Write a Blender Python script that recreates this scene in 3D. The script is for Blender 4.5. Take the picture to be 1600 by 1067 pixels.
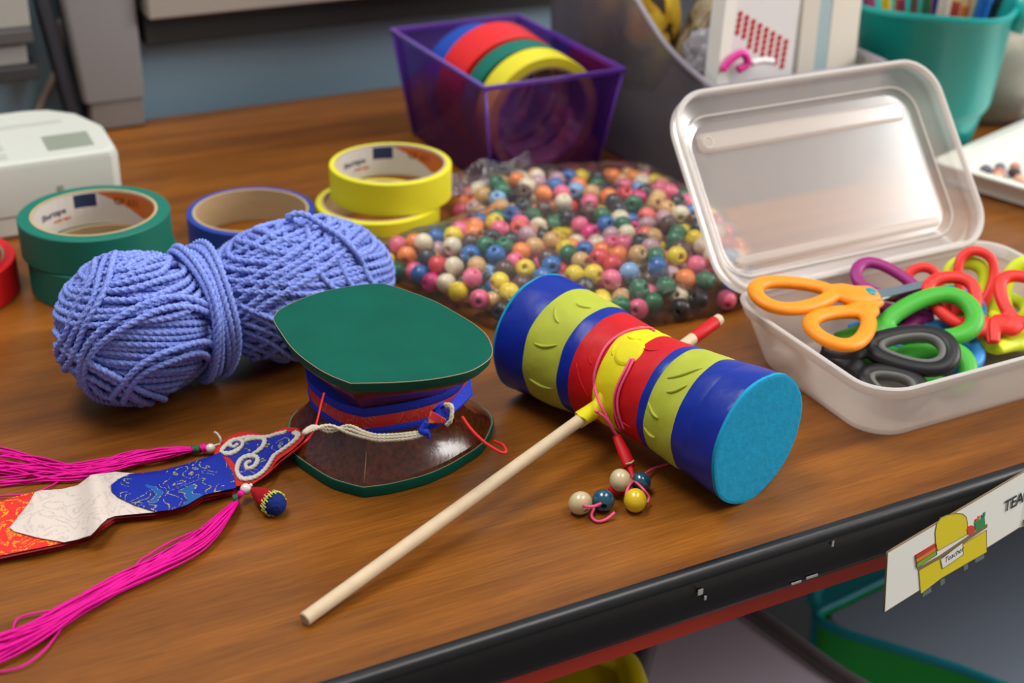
import bpy, bmesh, math, random
import numpy as np
from mathutils import Matrix, Vector
from mathutils.geometry import tessellate_polygon
random.seed(7); rng = np.random.default_rng(7)
PI = math.pi
for o in list(bpy.data.objects): bpy.data.objects.remove(o)
scn = bpy.context.scene
COL = scn.collection
# ---------------------------------------------------------------- camera (cm, table top is z = 0; scaled to metres, table top 0.75 m)
F_PX = 2222.0; TH = 0.47771; RO = 0.020016; HC = 40.146; PSI = 0.484
_R = np.array([1, 0, 0.]); _F = np.array([0, math.cos(TH), -math.sin(TH)]); _U = np.cross(_R, _F)
CR = math.cos(RO)*_R + math.sin(RO)*_U; CU = -math.sin(RO)*_R + math.cos(RO)*_U
TOP = 75.0
def W(p): return Vector((p[0]*.01, p[1]*.01, (p[2]+TOP)*.01))
cam_d = bpy.data.cameras.new('camera'); cam = bpy.data.objects.new('camera', cam_d); COL.objects.link(cam)
m = Matrix.Identity(4)
for i in range(3): m[i][0] = CR[i]; m[i][1] = CU[i]; m[i][2] = -_F[i]
m.translation = W((0, 0, HC)); cam.matrix_world = m
cam_d.sensor_width = 36; cam_d.lens = 36*F_PX/1600
cam_d.clip_start = .01; cam_d.clip_end = 50
cam_d.dof.use_dof = True; cam_d.dof.focus_distance = .715; cam_d.dof.aperture_fstop = 6.8
scn.camera = cam
scn.view_settings.view_transform = 'Standard'; scn.view_settings.look = 'None'
scn.view_settings.gamma = 1; scn.view_settings.use_curve_mapping = False
scn.view_settings.exposure = 0.0
# ---------------------------------------------------------------- light
wd = bpy.data.worlds.new('world'); scn.world = wd; wd.use_nodes = True
wd.node_tree.nodes['Background'].inputs[0].default_value = (1, .97, .94, 1)
wd.node_tree.nodes['Background'].inputs[1].default_value = .33
def area(name, loc, target, sx, sy, power, col=(1, 1, 1)):
    d = bpy.data.lights.new(name, 'AREA'); d.shape = 'RECTANGLE'; d.size = sx; d.size_y = sy; d.energy = power; d.color = col
    o = bpy.data.objects.new(name, d); COL.objects.link(o); o.location = W(loc)
    o.rotation_euler = (W(target)-W(loc)).to_track_quat('-Z', 'Y').to_euler(); return o
area('ceiling_panel', (-55, 75, 190), (0, 75, 0), 1.2, .6, 32, (1, .97, .92))
area('ceiling_panel', (90, 60, 190), (20, 80, 0), 1.2, .6, 20, (1, .97, .92))
area('window_light', (200, 92, 92), (15, 78, 0), .9, .8, 36, (1, .98, .95))
# ---------------------------------------------------------------- helpers
def ray(x, y): return _F + CR*(x-800)/F_PX + CU*(533.5-y)/F_PX
def at(x, y, z=0.):
    d = ray(x, y); return np.array([0, 0, HC]) + d*(z-HC)/d[2]
cP, sP = math.cos(PSI), math.sin(PSI)
def T(X, Y, z=0.): return np.array([X*cP-Y*sP, X*sP+Y*cP, z])       # table frame (along the edge, away from it)
def lin(h):
    h = h.lstrip('#'); c = [int(h[i:i+2], 16)/255 for i in (0, 2, 4)]
    return tuple((v/12.92 if v <= .04045 else ((v+.055)/1.055)**2.4) for v in c) + (1,)
class NT:
    def __init__(s, name):
        s.m = bpy.data.materials.new(name); s.m.use_nodes = True; s.t = s.m.node_tree; s.b = s.t.nodes['Principled BSDF']; s.out = s.t.nodes['Material Output']
    def n(s, ty, **k):
        x = s.t.nodes.new(ty)
        for a, b in k.items():
            if a.startswith('i_'):
                key = a[2:]; key = int(key) if key.isdigit() else key.replace('_', ' ')
                x.inputs[key].default_value = b
            else: setattr(x, a, b)
        return x
    def l(s, a, b): s.t.links.new(a, b)
def mat(name, col, rough=.5, spec=.5, bump=0, bscale=300, coat=0, metal=0, sheen=0, mottle=0, mscale=80, trans=0, alpha=1, sss=0, bstretch=(1, 1, 1)):
    N = NT(name); b = N.b
    c = lin(col) if isinstance(col, str) else col
    b.inputs['Base Color'].default_value = c; b.inputs['Roughness'].default_value = rough
    b.inputs['Specular IOR Level'].default_value = spec; b.inputs['Metallic'].default_value = metal
    b.inputs['Coat Weight'].default_value = coat; b.inputs['Coat Roughness'].default_value = .12
    b.inputs['Sheen Weight'].default_value = sheen; b.inputs['Transmission Weight'].default_value = trans; b.inputs['Alpha'].default_value = alpha
    if sss:
        b.inputs['Subsurface Weight'].default_value = sss; b.inputs['Subsurface Radius'].default_value = (.01, .008, .006); b.inputs['Subsurface Scale'].default_value = .3
    if bump or mottle:
        tc = N.n('ShaderNodeTexCoord'); mp = N.n('ShaderNodeMapping'); mp.inputs['Scale'].default_value = bstretch; N.l(tc.outputs['Object'], mp.inputs['Vector'])
    if mottle:
        no = N.n('ShaderNodeTexNoise', i_Scale=mscale, i_Detail=4.); N.l(mp.outputs[0], no.inputs['Vector'])
        r = N.n('ShaderNodeMapRange', i_1=.3, i_2=.7, i_3=1-mottle, i_4=1+mottle); N.l(no.outputs['Fac'], r.inputs[0])
        mx = N.n('ShaderNodeMix', data_type='RGBA', blend_type='MULTIPLY'); mx.inputs[0].default_value = 1; mx.inputs[6].default_value = c; N.l(r.outputs[0], mx.inputs[7])
        N.l(mx.outputs[2], b.inputs['Base Color'])
    if bump:
        no = N.n('ShaderNodeTexNoise', i_Scale=bscale, i_Detail=3.); N.l(mp.outputs[0], no.inputs['Vector'])
        bp = N.n('ShaderNodeBump', i_Strength=bump, i_Distance=.001); N.l(no.outputs['Fac'], bp.inputs['Height']); N.l(bp.outputs[0], b.inputs['Normal'])
    return N.m
def clear_mat(name, col, haze=.35, rough=.3, tint=None, gloss=.5, grough=.12, wrinkle=0, wscale=40):
    """thin translucent plastic: transparent + diffuse/translucent haze + gloss"""
    N = NT(name); N.t.nodes.remove(N.b)
    tr = N.n('ShaderNodeBsdfTransparent'); tr.inputs[0].default_value = lin(tint or 'ffffff')
    di = N.n('ShaderNodeBsdfDiffuse'); di.inputs[0].default_value = lin(col)
    tl = N.n('ShaderNodeBsdfTranslucent'); tl.inputs[0].default_value = lin(col)
    m1 = N.n('ShaderNodeMixShader'); m1.inputs[0].default_value = .45; N.l(di.outputs[0], m1.inputs[1]); N.l(tl.outputs[0], m1.inputs[2])
    m2 = N.n('ShaderNodeMixShader'); m2.inputs[0].default_value = haze; N.l(tr.outputs[0], m2.inputs[1]); N.l(m1.outputs[0], m2.inputs[2])
    gl = N.n('ShaderNodeBsdfGlossy'); gl.inputs['Roughness'].default_value = grough
    fr = N.n('ShaderNodeFresnel', i_IOR=1.45); mu = N.n('ShaderNodeMath', operation='MULTIPLY', i_1=gloss*2.); N.l(fr.outputs[0], mu.inputs[0])
    m3 = N.n('ShaderNodeMixShader'); N.l(mu.outputs[0], m3.inputs[0]); N.l(m2.outputs[0], m3.inputs[1]); N.l(gl.outputs[0], m3.inputs[2])
    N.l(m3.outputs[0], N.out.inputs[0])
    if wrinkle:
        tc = N.n('ShaderNodeTexCoord'); no = N.n('ShaderNodeTexNoise', i_Scale=wscale, i_Detail=3., i_Distortion=1.5); N.l(tc.outputs['Object'], no.inputs['Vector'])
        bp = N.n('ShaderNodeBump', i_Strength=wrinkle, i_Distance=.004); N.l(no.outputs['Fac'], bp.inputs['Height'])
        for x in (gl, fr, di): N.l(bp.outputs[0], x.inputs['Normal'])
    return N.m
def brocade(name, base, gold, gold2=None, scale=55, thr=.10, stretch=(1, 1, 1), bump=.3, amount=1.0, bands=7, rough=.35):
    """satin with figures drawn in thread: contour lines of a noise field, broken into stitches"""
    N = NT(name); b = N.b; b.inputs['Roughness'].default_value = rough; b.inputs['Sheen Weight'].default_value = 0
    tc = N.n('ShaderNodeTexCoord'); mp = N.n('ShaderNodeMapping'); mp.inputs['Scale'].default_value = stretch; N.l(tc.outputs['Object'], mp.inputs['Vector'])
    no = N.n('ShaderNodeTexNoise', i_Scale=scale, i_Detail=0., i_Distortion=.6); N.l(mp.outputs[0], no.inputs['Vector'])
    mu = N.n('ShaderNodeMath', operation='MULTIPLY', i_1=float(bands)); N.l(no.outputs['Fac'], mu.inputs[0])
    fr = N.n('ShaderNodeMath', operation='FRACT'); N.l(mu.outputs[0], fr.inputs[0])
    lt = N.n('ShaderNodeMath', operation='LESS_THAN', i_1=thr); N.l(fr.outputs[0], lt.inputs[0])
    ck = N.n('ShaderNodeTexVoronoi', i_Scale=900.); N.l(mp.outputs[0], ck.inputs['Vector'])
    l2 = N.n('ShaderNodeMath', operation='LESS_THAN', i_1=.55); N.l(ck.outputs['Distance'], l2.inputs[0])
    n2 = N.n('ShaderNodeTexNoise', i_Scale=scale*.55, i_Detail=1.); N.l(mp.outputs[0], n2.inputs['Vector'])
    g2 = N.n('ShaderNodeMath', operation='LESS_THAN', i_1=.42+.2*amount); N.l(n2.outputs['Fac'], g2.inputs[0])
    a = N.n('ShaderNodeMath', operation='MULTIPLY'); N.l(lt.outputs[0], a.inputs[0]); N.l(l2.outputs[0], a.inputs[1])
    a2 = N.n('ShaderNodeMath', operation='MULTIPLY'); N.l(a.outputs[0], a2.inputs[0]); N.l(g2.outputs[0], a2.inputs[1])
    mx = N.n('ShaderNodeMix', data_type='RGBA'); mx.inputs[6].default_value = lin(base); mx.inputs[7].default_value = lin(gold); N.l(a2.outputs[0], mx.inputs[0])
    src = mx.outputs[2]
    if gold2:                                                        # filled figures
        g3 = N.n('ShaderNodeMath', operation='GREATER_THAN', i_1=.69); N.l(no.outputs['Fac'], g3.inputs[0])
        m2 = N.n('ShaderNodeMix', data_type='RGBA'); N.l(g3.outputs[0], m2.inputs[0]); N.l(src, m2.inputs[6]); m2.inputs[7].default_value = lin(gold2); src = m2.outputs[2]
    N.l(src, b.inputs['Base Color'])
    bp = N.n('ShaderNodeBump', i_Strength=bump, i_Distance=.0006); N.l(a2.outputs[0], bp.inputs['Height']); N.l(bp.outputs[0], b.inputs['Normal'])
    return N.m
# ---- mesh accumulator (cm)
class MB:
    def __init__(s): s.v = []; s.f = []; s.m = []
    def add(s, v, f, mi=0):
        o = len(s.v); s.v += [tuple(map(float, p)) for p in v]; s.f += [tuple(i+o for i in q) for q in f]; s.m += [mi]*len(f); return s
    def build(s, name, mats, parent=None, org=None, smooth=True, angle=None, local=False):
        if not isinstance(mats, (list, tuple)): mats = [mats]
        if local: off = np.zeros(3)
        elif org is not None: off = np.array(org, float)
        elif parent is not None: off = np.array(parent['_o'])
        else:
            a = np.array(s.v); off = np.array([(a[:, 0].min()+a[:, 0].max())/2, (a[:, 1].min()+a[:, 1].max())/2, a[:, 2].min()])
        me = bpy.data.meshes.new(name); me.from_pydata([((p[0]-off[0])*.01, (p[1]-off[1])*.01, (p[2]-off[2])*.01) for p in s.v], [], s.f)
        for x in mats: me.materials.append(x)
        me.polygons.foreach_set('material_index', s.m); me.polygons.foreach_set('use_smooth', [smooth]*len(s.f))
        bm_ = bmesh.new(); bm_.from_mesh(me); bmesh.ops.recalc_face_normals(bm_, faces=bm_.faces); bm_.to_mesh(me); bm_.free(); me.update()
        if angle is not None and smooth:
            try: me.set_sharp_from_angle(angle=math.radians(angle))
            except Exception: pass
        o = bpy.data.objects.new(name, me); COL.objects.link(o)
        if parent is not None:
            o.parent = parent
            if '_o' in parent: o['_o'] = parent['_o']
        else: o.location = W(off) if not local else Vector((0, 0, 0)); o['_o'] = tuple(off)
        return o
def tag(o, label=None, cat=None, group=None, kind=None):
    for k, v in (('label', label), ('category', cat), ('group', group), ('kind', kind)):
        if v: o[k] = v
    return o
def thing(name, loc, label=None, cat=None, group=None, rz=0):
    o = bpy.data.objects.new(name, None); COL.objects.link(o); o.location = W(loc); o.rotation_euler = (0, 0, rz); o['_o'] = tuple(map(float, loc)); o.empty_display_size = .02
    return tag(o, label, cat, group)
def frames(P, closed=False, up=None):
    P = np.asarray(P, float); n = len(P)
    if closed: Tn = np.roll(P, -1, 0)-np.roll(P, 1, 0)
    else:
        Tn = np.empty_like(P); Tn[1:-1] = P[2:]-P[:-2]; Tn[0] = P[1]-P[0]; Tn[-1] = P[-1]-P[-2]
    Tn /= np.maximum(np.linalg.norm(Tn, axis=1, keepdims=True), 1e-9)
    if up is not None:
        A = np.cross(Tn, np.asarray(up, float)); A /= np.maximum(np.linalg.norm(A, axis=1, keepdims=True), 1e-9); B = np.cross(A, Tn); return A, B
    a = np.cross(Tn[0], (0, 0, 1)); a = a if np.linalg.norm(a) > 1e-3 else np.cross(Tn[0], (0, 1, 0)); a /= np.linalg.norm(a)
    A = np.empty_like(P); A[0] = a
    for i in range(1, n):
        a = a-Tn[i]*(a@Tn[i]); a /= max(np.linalg.norm(a), 1e-9); A[i] = a
    if closed:                                                       # spread the holonomy
        b = a-Tn[0]*(a@Tn[0]); b /= np.linalg.norm(b); ang = math.atan2(np.cross(b, A[0])@Tn[0], b@A[0])
        for i in range(n):
            t = ang*i/n; B_ = np.cross(Tn[i], A[i]); A[i] = A[i]*math.cos(t)+B_*math.sin(t)
    return A, np.cross(Tn, A)
def smooth(P, k=6, closed=False):
    """Catmull-Rom through points"""
    P = np.asarray(P, float); n = len(P); out = []
    for i in range(n if closed else n-1):
        if closed: p0, p1, p2, p3 = P[(i-1) % n], P[i], P[(i+1) % n], P[(i+2) % n]
        else: p0, p1, p2, p3 = P[max(i-1, 0)], P[i], P[i+1], P[min(i+2, n-1)]
        for j in range(k):
            t = j/k; out.append(.5*((2*p1)+(-p0+p2)*t+(2*p0-5*p1+4*p2-p3)*t*t+(-p0+3*p1-3*p2+p3)*t**3))
    if not closed: out.append(P[-1])
    return np.array(out)
def tube(mb, P, r, n=8, closed=False, mi=0, cap=True, sec=None, up=None, twist=None, lobes=0, la=.2):
    P = np.asarray(P, float); A, B = frames(P, closed, up); m_ = len(P)
    r = np.full(m_, r) if np.isscalar(r) else np.asarray(r, float)
    sx, sy = sec or (1, 1); V = []
    L = np.r_[0, np.cumsum(np.linalg.norm(np.diff(P, axis=0), axis=1))]
    for i in range(m_):
        ph = twist*L[i] if twist else 0
        for j in range(n):
            t = 2*PI*j/n; rr = r[i]*(1+la*math.cos(lobes*t)) if lobes else r[i]
            V.append(P[i]+rr*(A[i]*math.cos(t+ph)*sx+B[i]*math.sin(t+ph)*sy))
    Fs = []
    for i in range(m_ if closed else m_-1):
        a = i*n; b = ((i+1) % m_)*n
        for j in range(n): k = (j+1) % n; Fs.append((a+j, a+k, b+k, b+j))
    if cap and not closed: Fs += [tuple(range(n))[::-1], tuple(range((m_-1)*n, m_*n))]
    return mb.add(V, Fs, mi)
def loft(mb, loops, closed_loop=True, cap0=True, cap1=True, mi=0, ring=False):
    n = len(loops[0]); V = [p for L in loops for p in L]; Fs = []
    for i in range(len(loops) if ring else len(loops)-1):
        a = i*n; b = ((i+1) % len(loops))*n
        for j in range(n if closed_loop else n-1): k = (j+1) % n; Fs.append((a+j, a+k, b+k, b+j))
    mb.add(V, Fs, mi)
    def cap(L, rev):
        tri = tessellate_polygon([[Vector(p) for p in L]]); mb.add(L, [t[::-1] if rev else t for t in tri], mi)
    if closed_loop and not ring:
        if cap0: cap(loops[0], False)
        if cap1: cap(loops[-1], False)
    return mb
def lathe(mb, prof, c=(0, 0, 0), n=48, mi=0, ring=False, axis=None, cap0=True, cap1=True):
    """prof [(r, z)]; axis = (a, b, n) basis"""
    a, b, w = axis or (np.array([1, 0, 0.]), np.array([0, 1, 0.]), np.array([0, 0, 1.])); c = np.asarray(c, float)
    ts = np.linspace(0, 2*PI, n, endpoint=False)
    loops = [[c+r*(a*math.cos(t)+b*math.sin(t))+w*z for t in ts] for r, z in prof]
    return loft(mb, loops, mi=mi, ring=ring, cap0=cap0 and not ring, cap1=cap1 and not ring)
def box(mb, x0, x1, y0, y1, z0, z1, fr=None, mi=0, bev=0):
    fr = fr or (lambda x, y, z: np.array([x, y, z], float))
    if bev:
        L = []
        for z, i in ((z0, bev), (z0+bev, 0), (z1-bev, 0), (z1, bev)):
            L.append([fr(x, y, z) for x, y in rrect(x0+i, x1-i, y0+i, y1-i, max(bev*1.2-i, .01), 3)])
        return loft(mb, L, mi=mi)
    v = [fr(x, y, z) for z in (z0, z1) for x, y in ((x0, y0), (x1, y0), (x1, y1), (x0, y1))]
    return mb.add(v, [(3, 2, 1, 0), (4, 5, 6, 7), (0, 1, 5, 4), (1, 2, 6, 5), (2, 3, 7, 6), (3, 0, 4, 7)], mi)
def rrect(x0, x1, y0, y1, r, n=8):
    out = []
    for cx, cy, a in ((x1-r, y1-r, 0), (x0+r, y1-r, 90), (x0+r, y0+r, 180), (x1-r, y0+r, 270)):
        for k in range(n+1):
            t = math.radians(a+90*k/n); out.append((cx+r*math.cos(t), cy+r*math.sin(t)))
    return out
def basis(n, up=(0, 0, 1)):
    n = np.asarray(n, float); n = n/np.linalg.norm(n); a = np.cross(up, n); a = a/np.linalg.norm(a) if np.linalg.norm(a) > 1e-6 else np.array([1, 0, 0.]); return a, np.cross(n, a), n
def text_mesh(s, size, bold=.0):
    cu = bpy.data.curves.new('t', 'FONT'); cu.body = s; cu.size = size; cu.offset = bold; cu.resolution_u = 3
    o = bpy.data.objects.new('t', cu); COL.objects.link(o); dg = bpy.context.evaluated_depsgraph_get()
    me = bpy.data.meshes.new_from_object(o.evaluated_get(dg)); v = [tuple(p.co) for p in me.vertices]; f = [tuple(p.vertices) for p in me.polygons]
    bpy.data.objects.remove(o); bpy.data.meshes.remove(me); bpy.data.curves.remove(cu); return v, f
def copy_tree(o, parent=None):
    c = o.copy(); COL.objects.link(c); c.parent = parent
    for ch in list(o.children): copy_tree(ch, c)
    return c
# ================================================================ THE SETTING
def wood():
    N = NT('table_wood'); b = N.b
    tc = N.n('ShaderNodeTexCoord'); mp = N.n('ShaderNodeMapping'); mp.inputs['Scale'].default_value = (1.0, 10, 10); N.l(tc.outputs['Object'], mp.inputs['Vector'])
    n1 = N.n('ShaderNodeTexNoise', i_Scale=2.0, i_Detail=7., i_Roughness=.62, i_Distortion=.5); N.l(mp.outputs[0], n1.inputs['Vector'])
    mp2 = N.n('ShaderNodeMapping'); mp2.inputs['Scale'].default_value = (11, 260, 90); N.l(tc.outputs['Object'], mp2.inputs['Vector'])
    n2 = N.n('ShaderNodeTexNoise', i_Scale=3., i_Detail=4., i_Roughness=.65); N.l(mp2.outputs[0], n2.inputs['Vector'])
    wv = N.n('ShaderNodeTexWave', wave_type='BANDS', bands_direction='Y', i_Scale=5., i_Distortion=9., i_Detail=3.); wv.inputs['Detail Scale'].default_value = 1.2
    mp3 = N.n('ShaderNodeMapping'); mp3.inputs['Scale'].default_value = (.55, 2.4, 1); N.l(tc.outputs['Object'], mp3.inputs['Vector']); N.l(mp3.outputs[0], wv.inputs['Vector'])
    cr = N.n('ShaderNodeValToRGB'); e = cr.color_ramp.elements
    e[0].position = .25; e[0].color = lin('5a2f0a'); e[1].position = .78; e[1].color = lin('9a5e1f')
    el = cr.color_ramp.elements.new(.5); el.color = lin('7c4814'); N.l(n1.outputs['Fac'], cr.inputs[0])
    r2 = N.n('ShaderNodeMapRange', i_1=.32, i_2=.68, i_3=.72, i_4=1.16); N.l(n2.outputs['Fac'], r2.inputs[0])
    m1 = N.n('ShaderNodeMix', data_type='RGBA', blend_type='MULTIPLY'); m1.inputs[0].default_value = 1; N.l(cr.outputs[0], m1.inputs[6]); N.l(r2.outputs[0], m1.inputs[7])
    r3 = N.n('ShaderNodeMapRange', i_1=0., i_2=1., i_3=.88, i_4=1.06); N.l(wv.outputs['Fac'], r3.inputs[0])
    m2 = N.n('ShaderNodeMix', data_type='RGBA', blend_type='MULTIPLY'); m2.inputs[0].default_value = 1; N.l(m1.outputs[2], m2.inputs[6]); N.l(r3.outputs[0], m2.inputs[7])
    N.l(m2.outputs[2], b.inputs['Base Color']); b.inputs['Roughness'].default_value = .34; b.inputs['Specular IOR Level'].default_value = .32
    bp = N.n('ShaderNodeBump', i_Strength=.06, i_Distance=.0008); N.l(n2.outputs['Fac'], bp.inputs['Height']); N.l(bp.outputs[0], b.inputs['Normal'])
    return N.m
def tmb(): return MB()
def tbox(mb, x0, x1, y0, y1, z0, z1, mi=0, bev=0): return box(mb, x0, x1, y0, y1, z0, z1, T, mi, bev)
M_blackband = mat('black_band', '0e0d10', .33, .5, bump=.15, bscale=60)
M_red_frame = mat('red_frame', 'b4301e', .5)
M_wall = mat('wall_blue', '8aa6b8', .8, .3, bump=.1, bscale=200)
table = thing('table', T(50, 82, 0), 'brown wood grain table with thick black edge band that everything stands on', 'table', rz=PSI)
def tpart(name, mb, mats, **k):                                      # part of the rotated table, vertices given in the table frame
    c = np.array(table['_o']); mb.v = [(p[0]-50, p[1]-82, p[2]) for p in mb.v]; return mb.build(name, mats, table, local=True, **k)
mb = MB(); box(mb, -40, 175, 44.45, 119.3, -2.6, 0); tpart('tabletop', mb, wood(), smooth=False)
# rounded black edge band: a profile swept along the front
prof = [(44.6, -.02), (44.42, .02), (44.18, .02), (43.98, -.10), (43.85, -.35), (43.84, -.5), (43.98, -.72), (44.04, -1.4), (44.0, -2.1), (43.92, -2.5), (44.0, -2.75), (44.2, -2.85), (44.6, -2.85)]
mb = MB(); loft(mb, [[(x, y, z) for y, z in prof] for x in (-40, 175)]); tpart('edge_band', mb, M_blackband, angle=50)
M_chip = mat('chip', 'a9a6a2', .7)
for x, y, z, w, h in ((33.3, 43.93, -1.35, .28, .3), (33.7, 43.93, -1.75, .12, .2), (38.9, 43.86, -2.55, .6, .1), (39.8, 43.86, -2.5, .7, .12), (41.2, 43.93, -1.0, .12, .35)):
    mb = MB(); box(mb, x, x+w, y-.03, y+.03, z, z+h); tpart('paint_chip', mb, M_chip, smooth=False)
mb = MB(); box(mb, -38, 173, 44.66, 47.0, -4.35, -2.80, bev=.08); tpart('apron', mb, M_red_frame, angle=40)
for x in (-34, 168):
    for y in (48.5, 114):
        mb = MB(); lathe(mb, [(2.2, -75), (2.2, -2.6)], (x, y, 0), 20); tpart('leg', mb, mat('leg_metal', '8a8a8c', .35, metal=.8))
def struct(name, mb, mats, **k): o = mb.build(name, mats, org=(0, 0, 0), **k); o['kind'] = 'structure'; return o
mb = MB(); box(mb, -260, 330, -150, 330, -77, -75); struct('floor', mb, mat('floor_vinyl', '5f5a58', .5, mottle=.08, mscale=15), smooth=False)
mb = MB(); tbox(mb, -140, 260, 121.5, 124, -75, 160); struct('wall_back', mb, M_wall, smooth=False)
# shelf fixed on the wall; the dark strip below it is painted shade
M_beige = mat('beige_metal', '9c9188', .55); M_shade = mat('underside_shade', '2b2d2d', .6)
mb = MB(); tbox(mb, 27, 250, 118.6, 121.5, 6.5, 9.1, bev=.15); struct('shelf_shade_strip', mb, M_shade, angle=40)
mb = MB(); tbox(mb, 27, 250, 116.6, 121.5, 9.25, 13, bev=.15); struct('trim_2', mb, M_beige, angle=40)
# grey post with a lower collar
post = thing('metal_post', T(23.4, 119.4, 0), 'grey square metal post rising at the back edge of the table', 'post')
mb = MB(); loft(mb, [[T(x, y, z) for x, y in rrect(21.2-k, 26.3, 117.6, 121.3, .4, 4)] for z, k in ((2.6, 0), (12, .8), (45, 1.5))]); mb.build('shaft', mat('post_grey', '7f7b7b', .6), post, angle=40)
mb = MB(); tbox(mb, 21.6, 26.1, 117.75, 121.3, 0.02, 2.75, bev=.2); mb.build('collar', mat('post_collar', '7b7571', .6), post, angle=40)
mb = MB(); loft(mb, [[T(x-q, y, z) for x, y in rrect(20.1, 21.15, 118.4, 121.3, .2, 3)] for z, q in ((.02, 0), (12, 1.6), (45, 3))]); mb.build('dark_gap_strip', mat('gap_shade', '2c2c35', .6), post, angle=40, )  # dark gap beside the post, its shade put into a solid strip
# shelf ledges left of the post
for z0, z1, lab in ((9.2, 12.5, 'upper'), (6.2, 7.9, 'lower')):
    sh = thing('shelf_rail', T(4, 119, z0), 'pale grey metal shelf rail on the wall left of the post, the %s of two' % lab, 'rail', 'rails beside the post')
    mb = MB(); tbox(mb, -30, 17.9 if lab == 'upper' else 17.3, 118.4, 121.4, z0, z1, bev=.2); mb.build('rail_face', mat('rail_'+lab, '9a968f' if lab == 'upper' else '8b8883', .6), sh, angle=40)
    mb = MB(); tbox(mb, -30, 17.9, 117.9, 121.4, z0-1.1, z0, bev=.1); mb.build('rail_shade_strip', M_shade if lab == 'lower' else mat('underside_shade_grey', '4a4646', .7), sh, angle=40)  # dark strip below each rail paints in its shaded underside
mb = MB(); tube(mb, smooth([T(17, 120.6, .3), T(18.4, 120.9, 2.5), T(20.2, 120.9, 5.6), T(20.6, 120.9, 9)], 6), .35, 10)
tag(mb.build('power_cable', mat('cable', 'a29c92', .5)), 'pale grey cable running up the wall behind the white label maker', 'cable')
# ================================================================ TAPE ROLLS
M_core = mat('card_core', 'b59a72', .8, bump=.2, bscale=200); M_corew = mat('core_paper', 'cfc8bf', .6); M_navy = mat('core_navy', '1d2b4c', .6); M_orange_l = mat('core_orange', 'c8641e', .6)
def tape_roll(c, R, h, col, label, group=None, corelabel=False, rc=3.85, rough=.55, rot=0, rz=None, corecol=None):
    """c = centre of the lower face; rot = basis for a roll standing on its rim"""
    t = thing('tape_roll', c, label, 'tape', group); ax = rz
    mt = mat('tape_'+col, col, rough, .4, bump=.1, bscale=400)
    mb = MB(); e = .07
    P_ = [(rc+.16, 0), (R-e, 0), (R, e), (R, h-e), (R-e, h), (rc+.16, h)]
    lathe(mb, P_, c, 96, ring=True, axis=ax); mb.build('tape', mt, t, angle=35)
    mb = MB(); lathe(mb, [(rc-.02, .02), (rc+.155, .02), (rc+.155, h+.015), (rc-.02, h+.015)], c, 96, ring=True, axis=ax); co = mb.build('core', corecol or M_core, t, angle=35)
    if corelabel:
        mb = MB(); a, b, w = ax or (np.array([1, 0, 0.]), np.array([0, 1, 0.]), np.array([0, 0, 1.])); c_ = np.array(c, float)
        def cyl(u, z, r=rc-.03): th = u/rc+rot; return c_+r*(a*math.cos(th)+b*math.sin(th))+w*z
        def patch(poly_rows, mi, r):
            n = 40
            lo, hi, f0, f1 = poly_rows
            V = []; 
            for i in range(n+1):
                u = lo+(hi-lo)*i/n; V += [cyl(u, f0(u), r), cyl(u, f1(u), r)]
            mb.add(V, [(2*i, 2*i+2, 2*i+3, 2*i+1) for i in range(n)], mi)
        patch((-12, 12, lambda u: .04, lambda u: h-.04), 0, rc-.03)
        # navy block, orange flag (u grows anticlockwise; read from inside it runs right to left)
        patch((.25, 1.75, lambda u: h*.55, lambda u: h*.93), 1, rc-.045)
        patch((-5.2, .2, lambda u: h*.93-(h*.62)*min(1, max(0, (.2-u)/3.2)), lambda u: h*.95), 2, rc-.045)
        for s_, sz, u0, z0, mi in (('Shurtape', .62, 4.6, h*.50, 1), ('CP 631', .66, -.9, h*.60, 3), ('artist tape', .32, 3.4, h*.30, 2)):
            v, f = text_mesh(s_, sz, .012); mb.add([cyl(u0-x, z0+y, rc-.06) for x, y, z in v], f, mi)
        mb.build('core_label', [M_corew, M_navy, M_orange_l, mat('core_ink', '7a3512', .6)], co, smooth=False)
    return t
GR = '086b5a'; BL = '16308f'; YE = 'd9d020'; RE = 'd8121c'
tape_roll((-26.9, 85.1, 0), 4.72, 2.4, GR, 'teal green tape roll, the lower of the stack of two', corelabel=False)
tape_roll((-27.2, 85.3, 2.42), 4.8, 2.4, GR, 'teal green tape roll with printed paper core, on top of its twin', corelabel=True, rot=1.75)
tape_roll((-18.4, 92.2, 0), 4.42, 2.35, '1d3c9a', 'blue tape roll lying alone behind the yarn, bare card core')
tape_roll((-9.75, 94.4, 0), 4.4, 2.38, YE, 'yellow tape roll, lower one of the pair left of the purple bin')
tape_roll((-8.9, 95.6, 2.4), 4.35, 2.38, YE, 'yellow tape roll with printed core, resting on the other yellow roll', corelabel=True, rot=1.55, corecol=mat('core_buff', 'b9a878', .7))
tape_roll((-36.7, 82.6, 0), 4.7, 2.38, RE, 'red tape roll at the left edge of the photo, the lower of two')
tape_roll((-37.2, 81.6, 2.4), 4.6, 2.38, RE, 'red tape roll at the left edge of the photo, stacked on the other red one')
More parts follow.
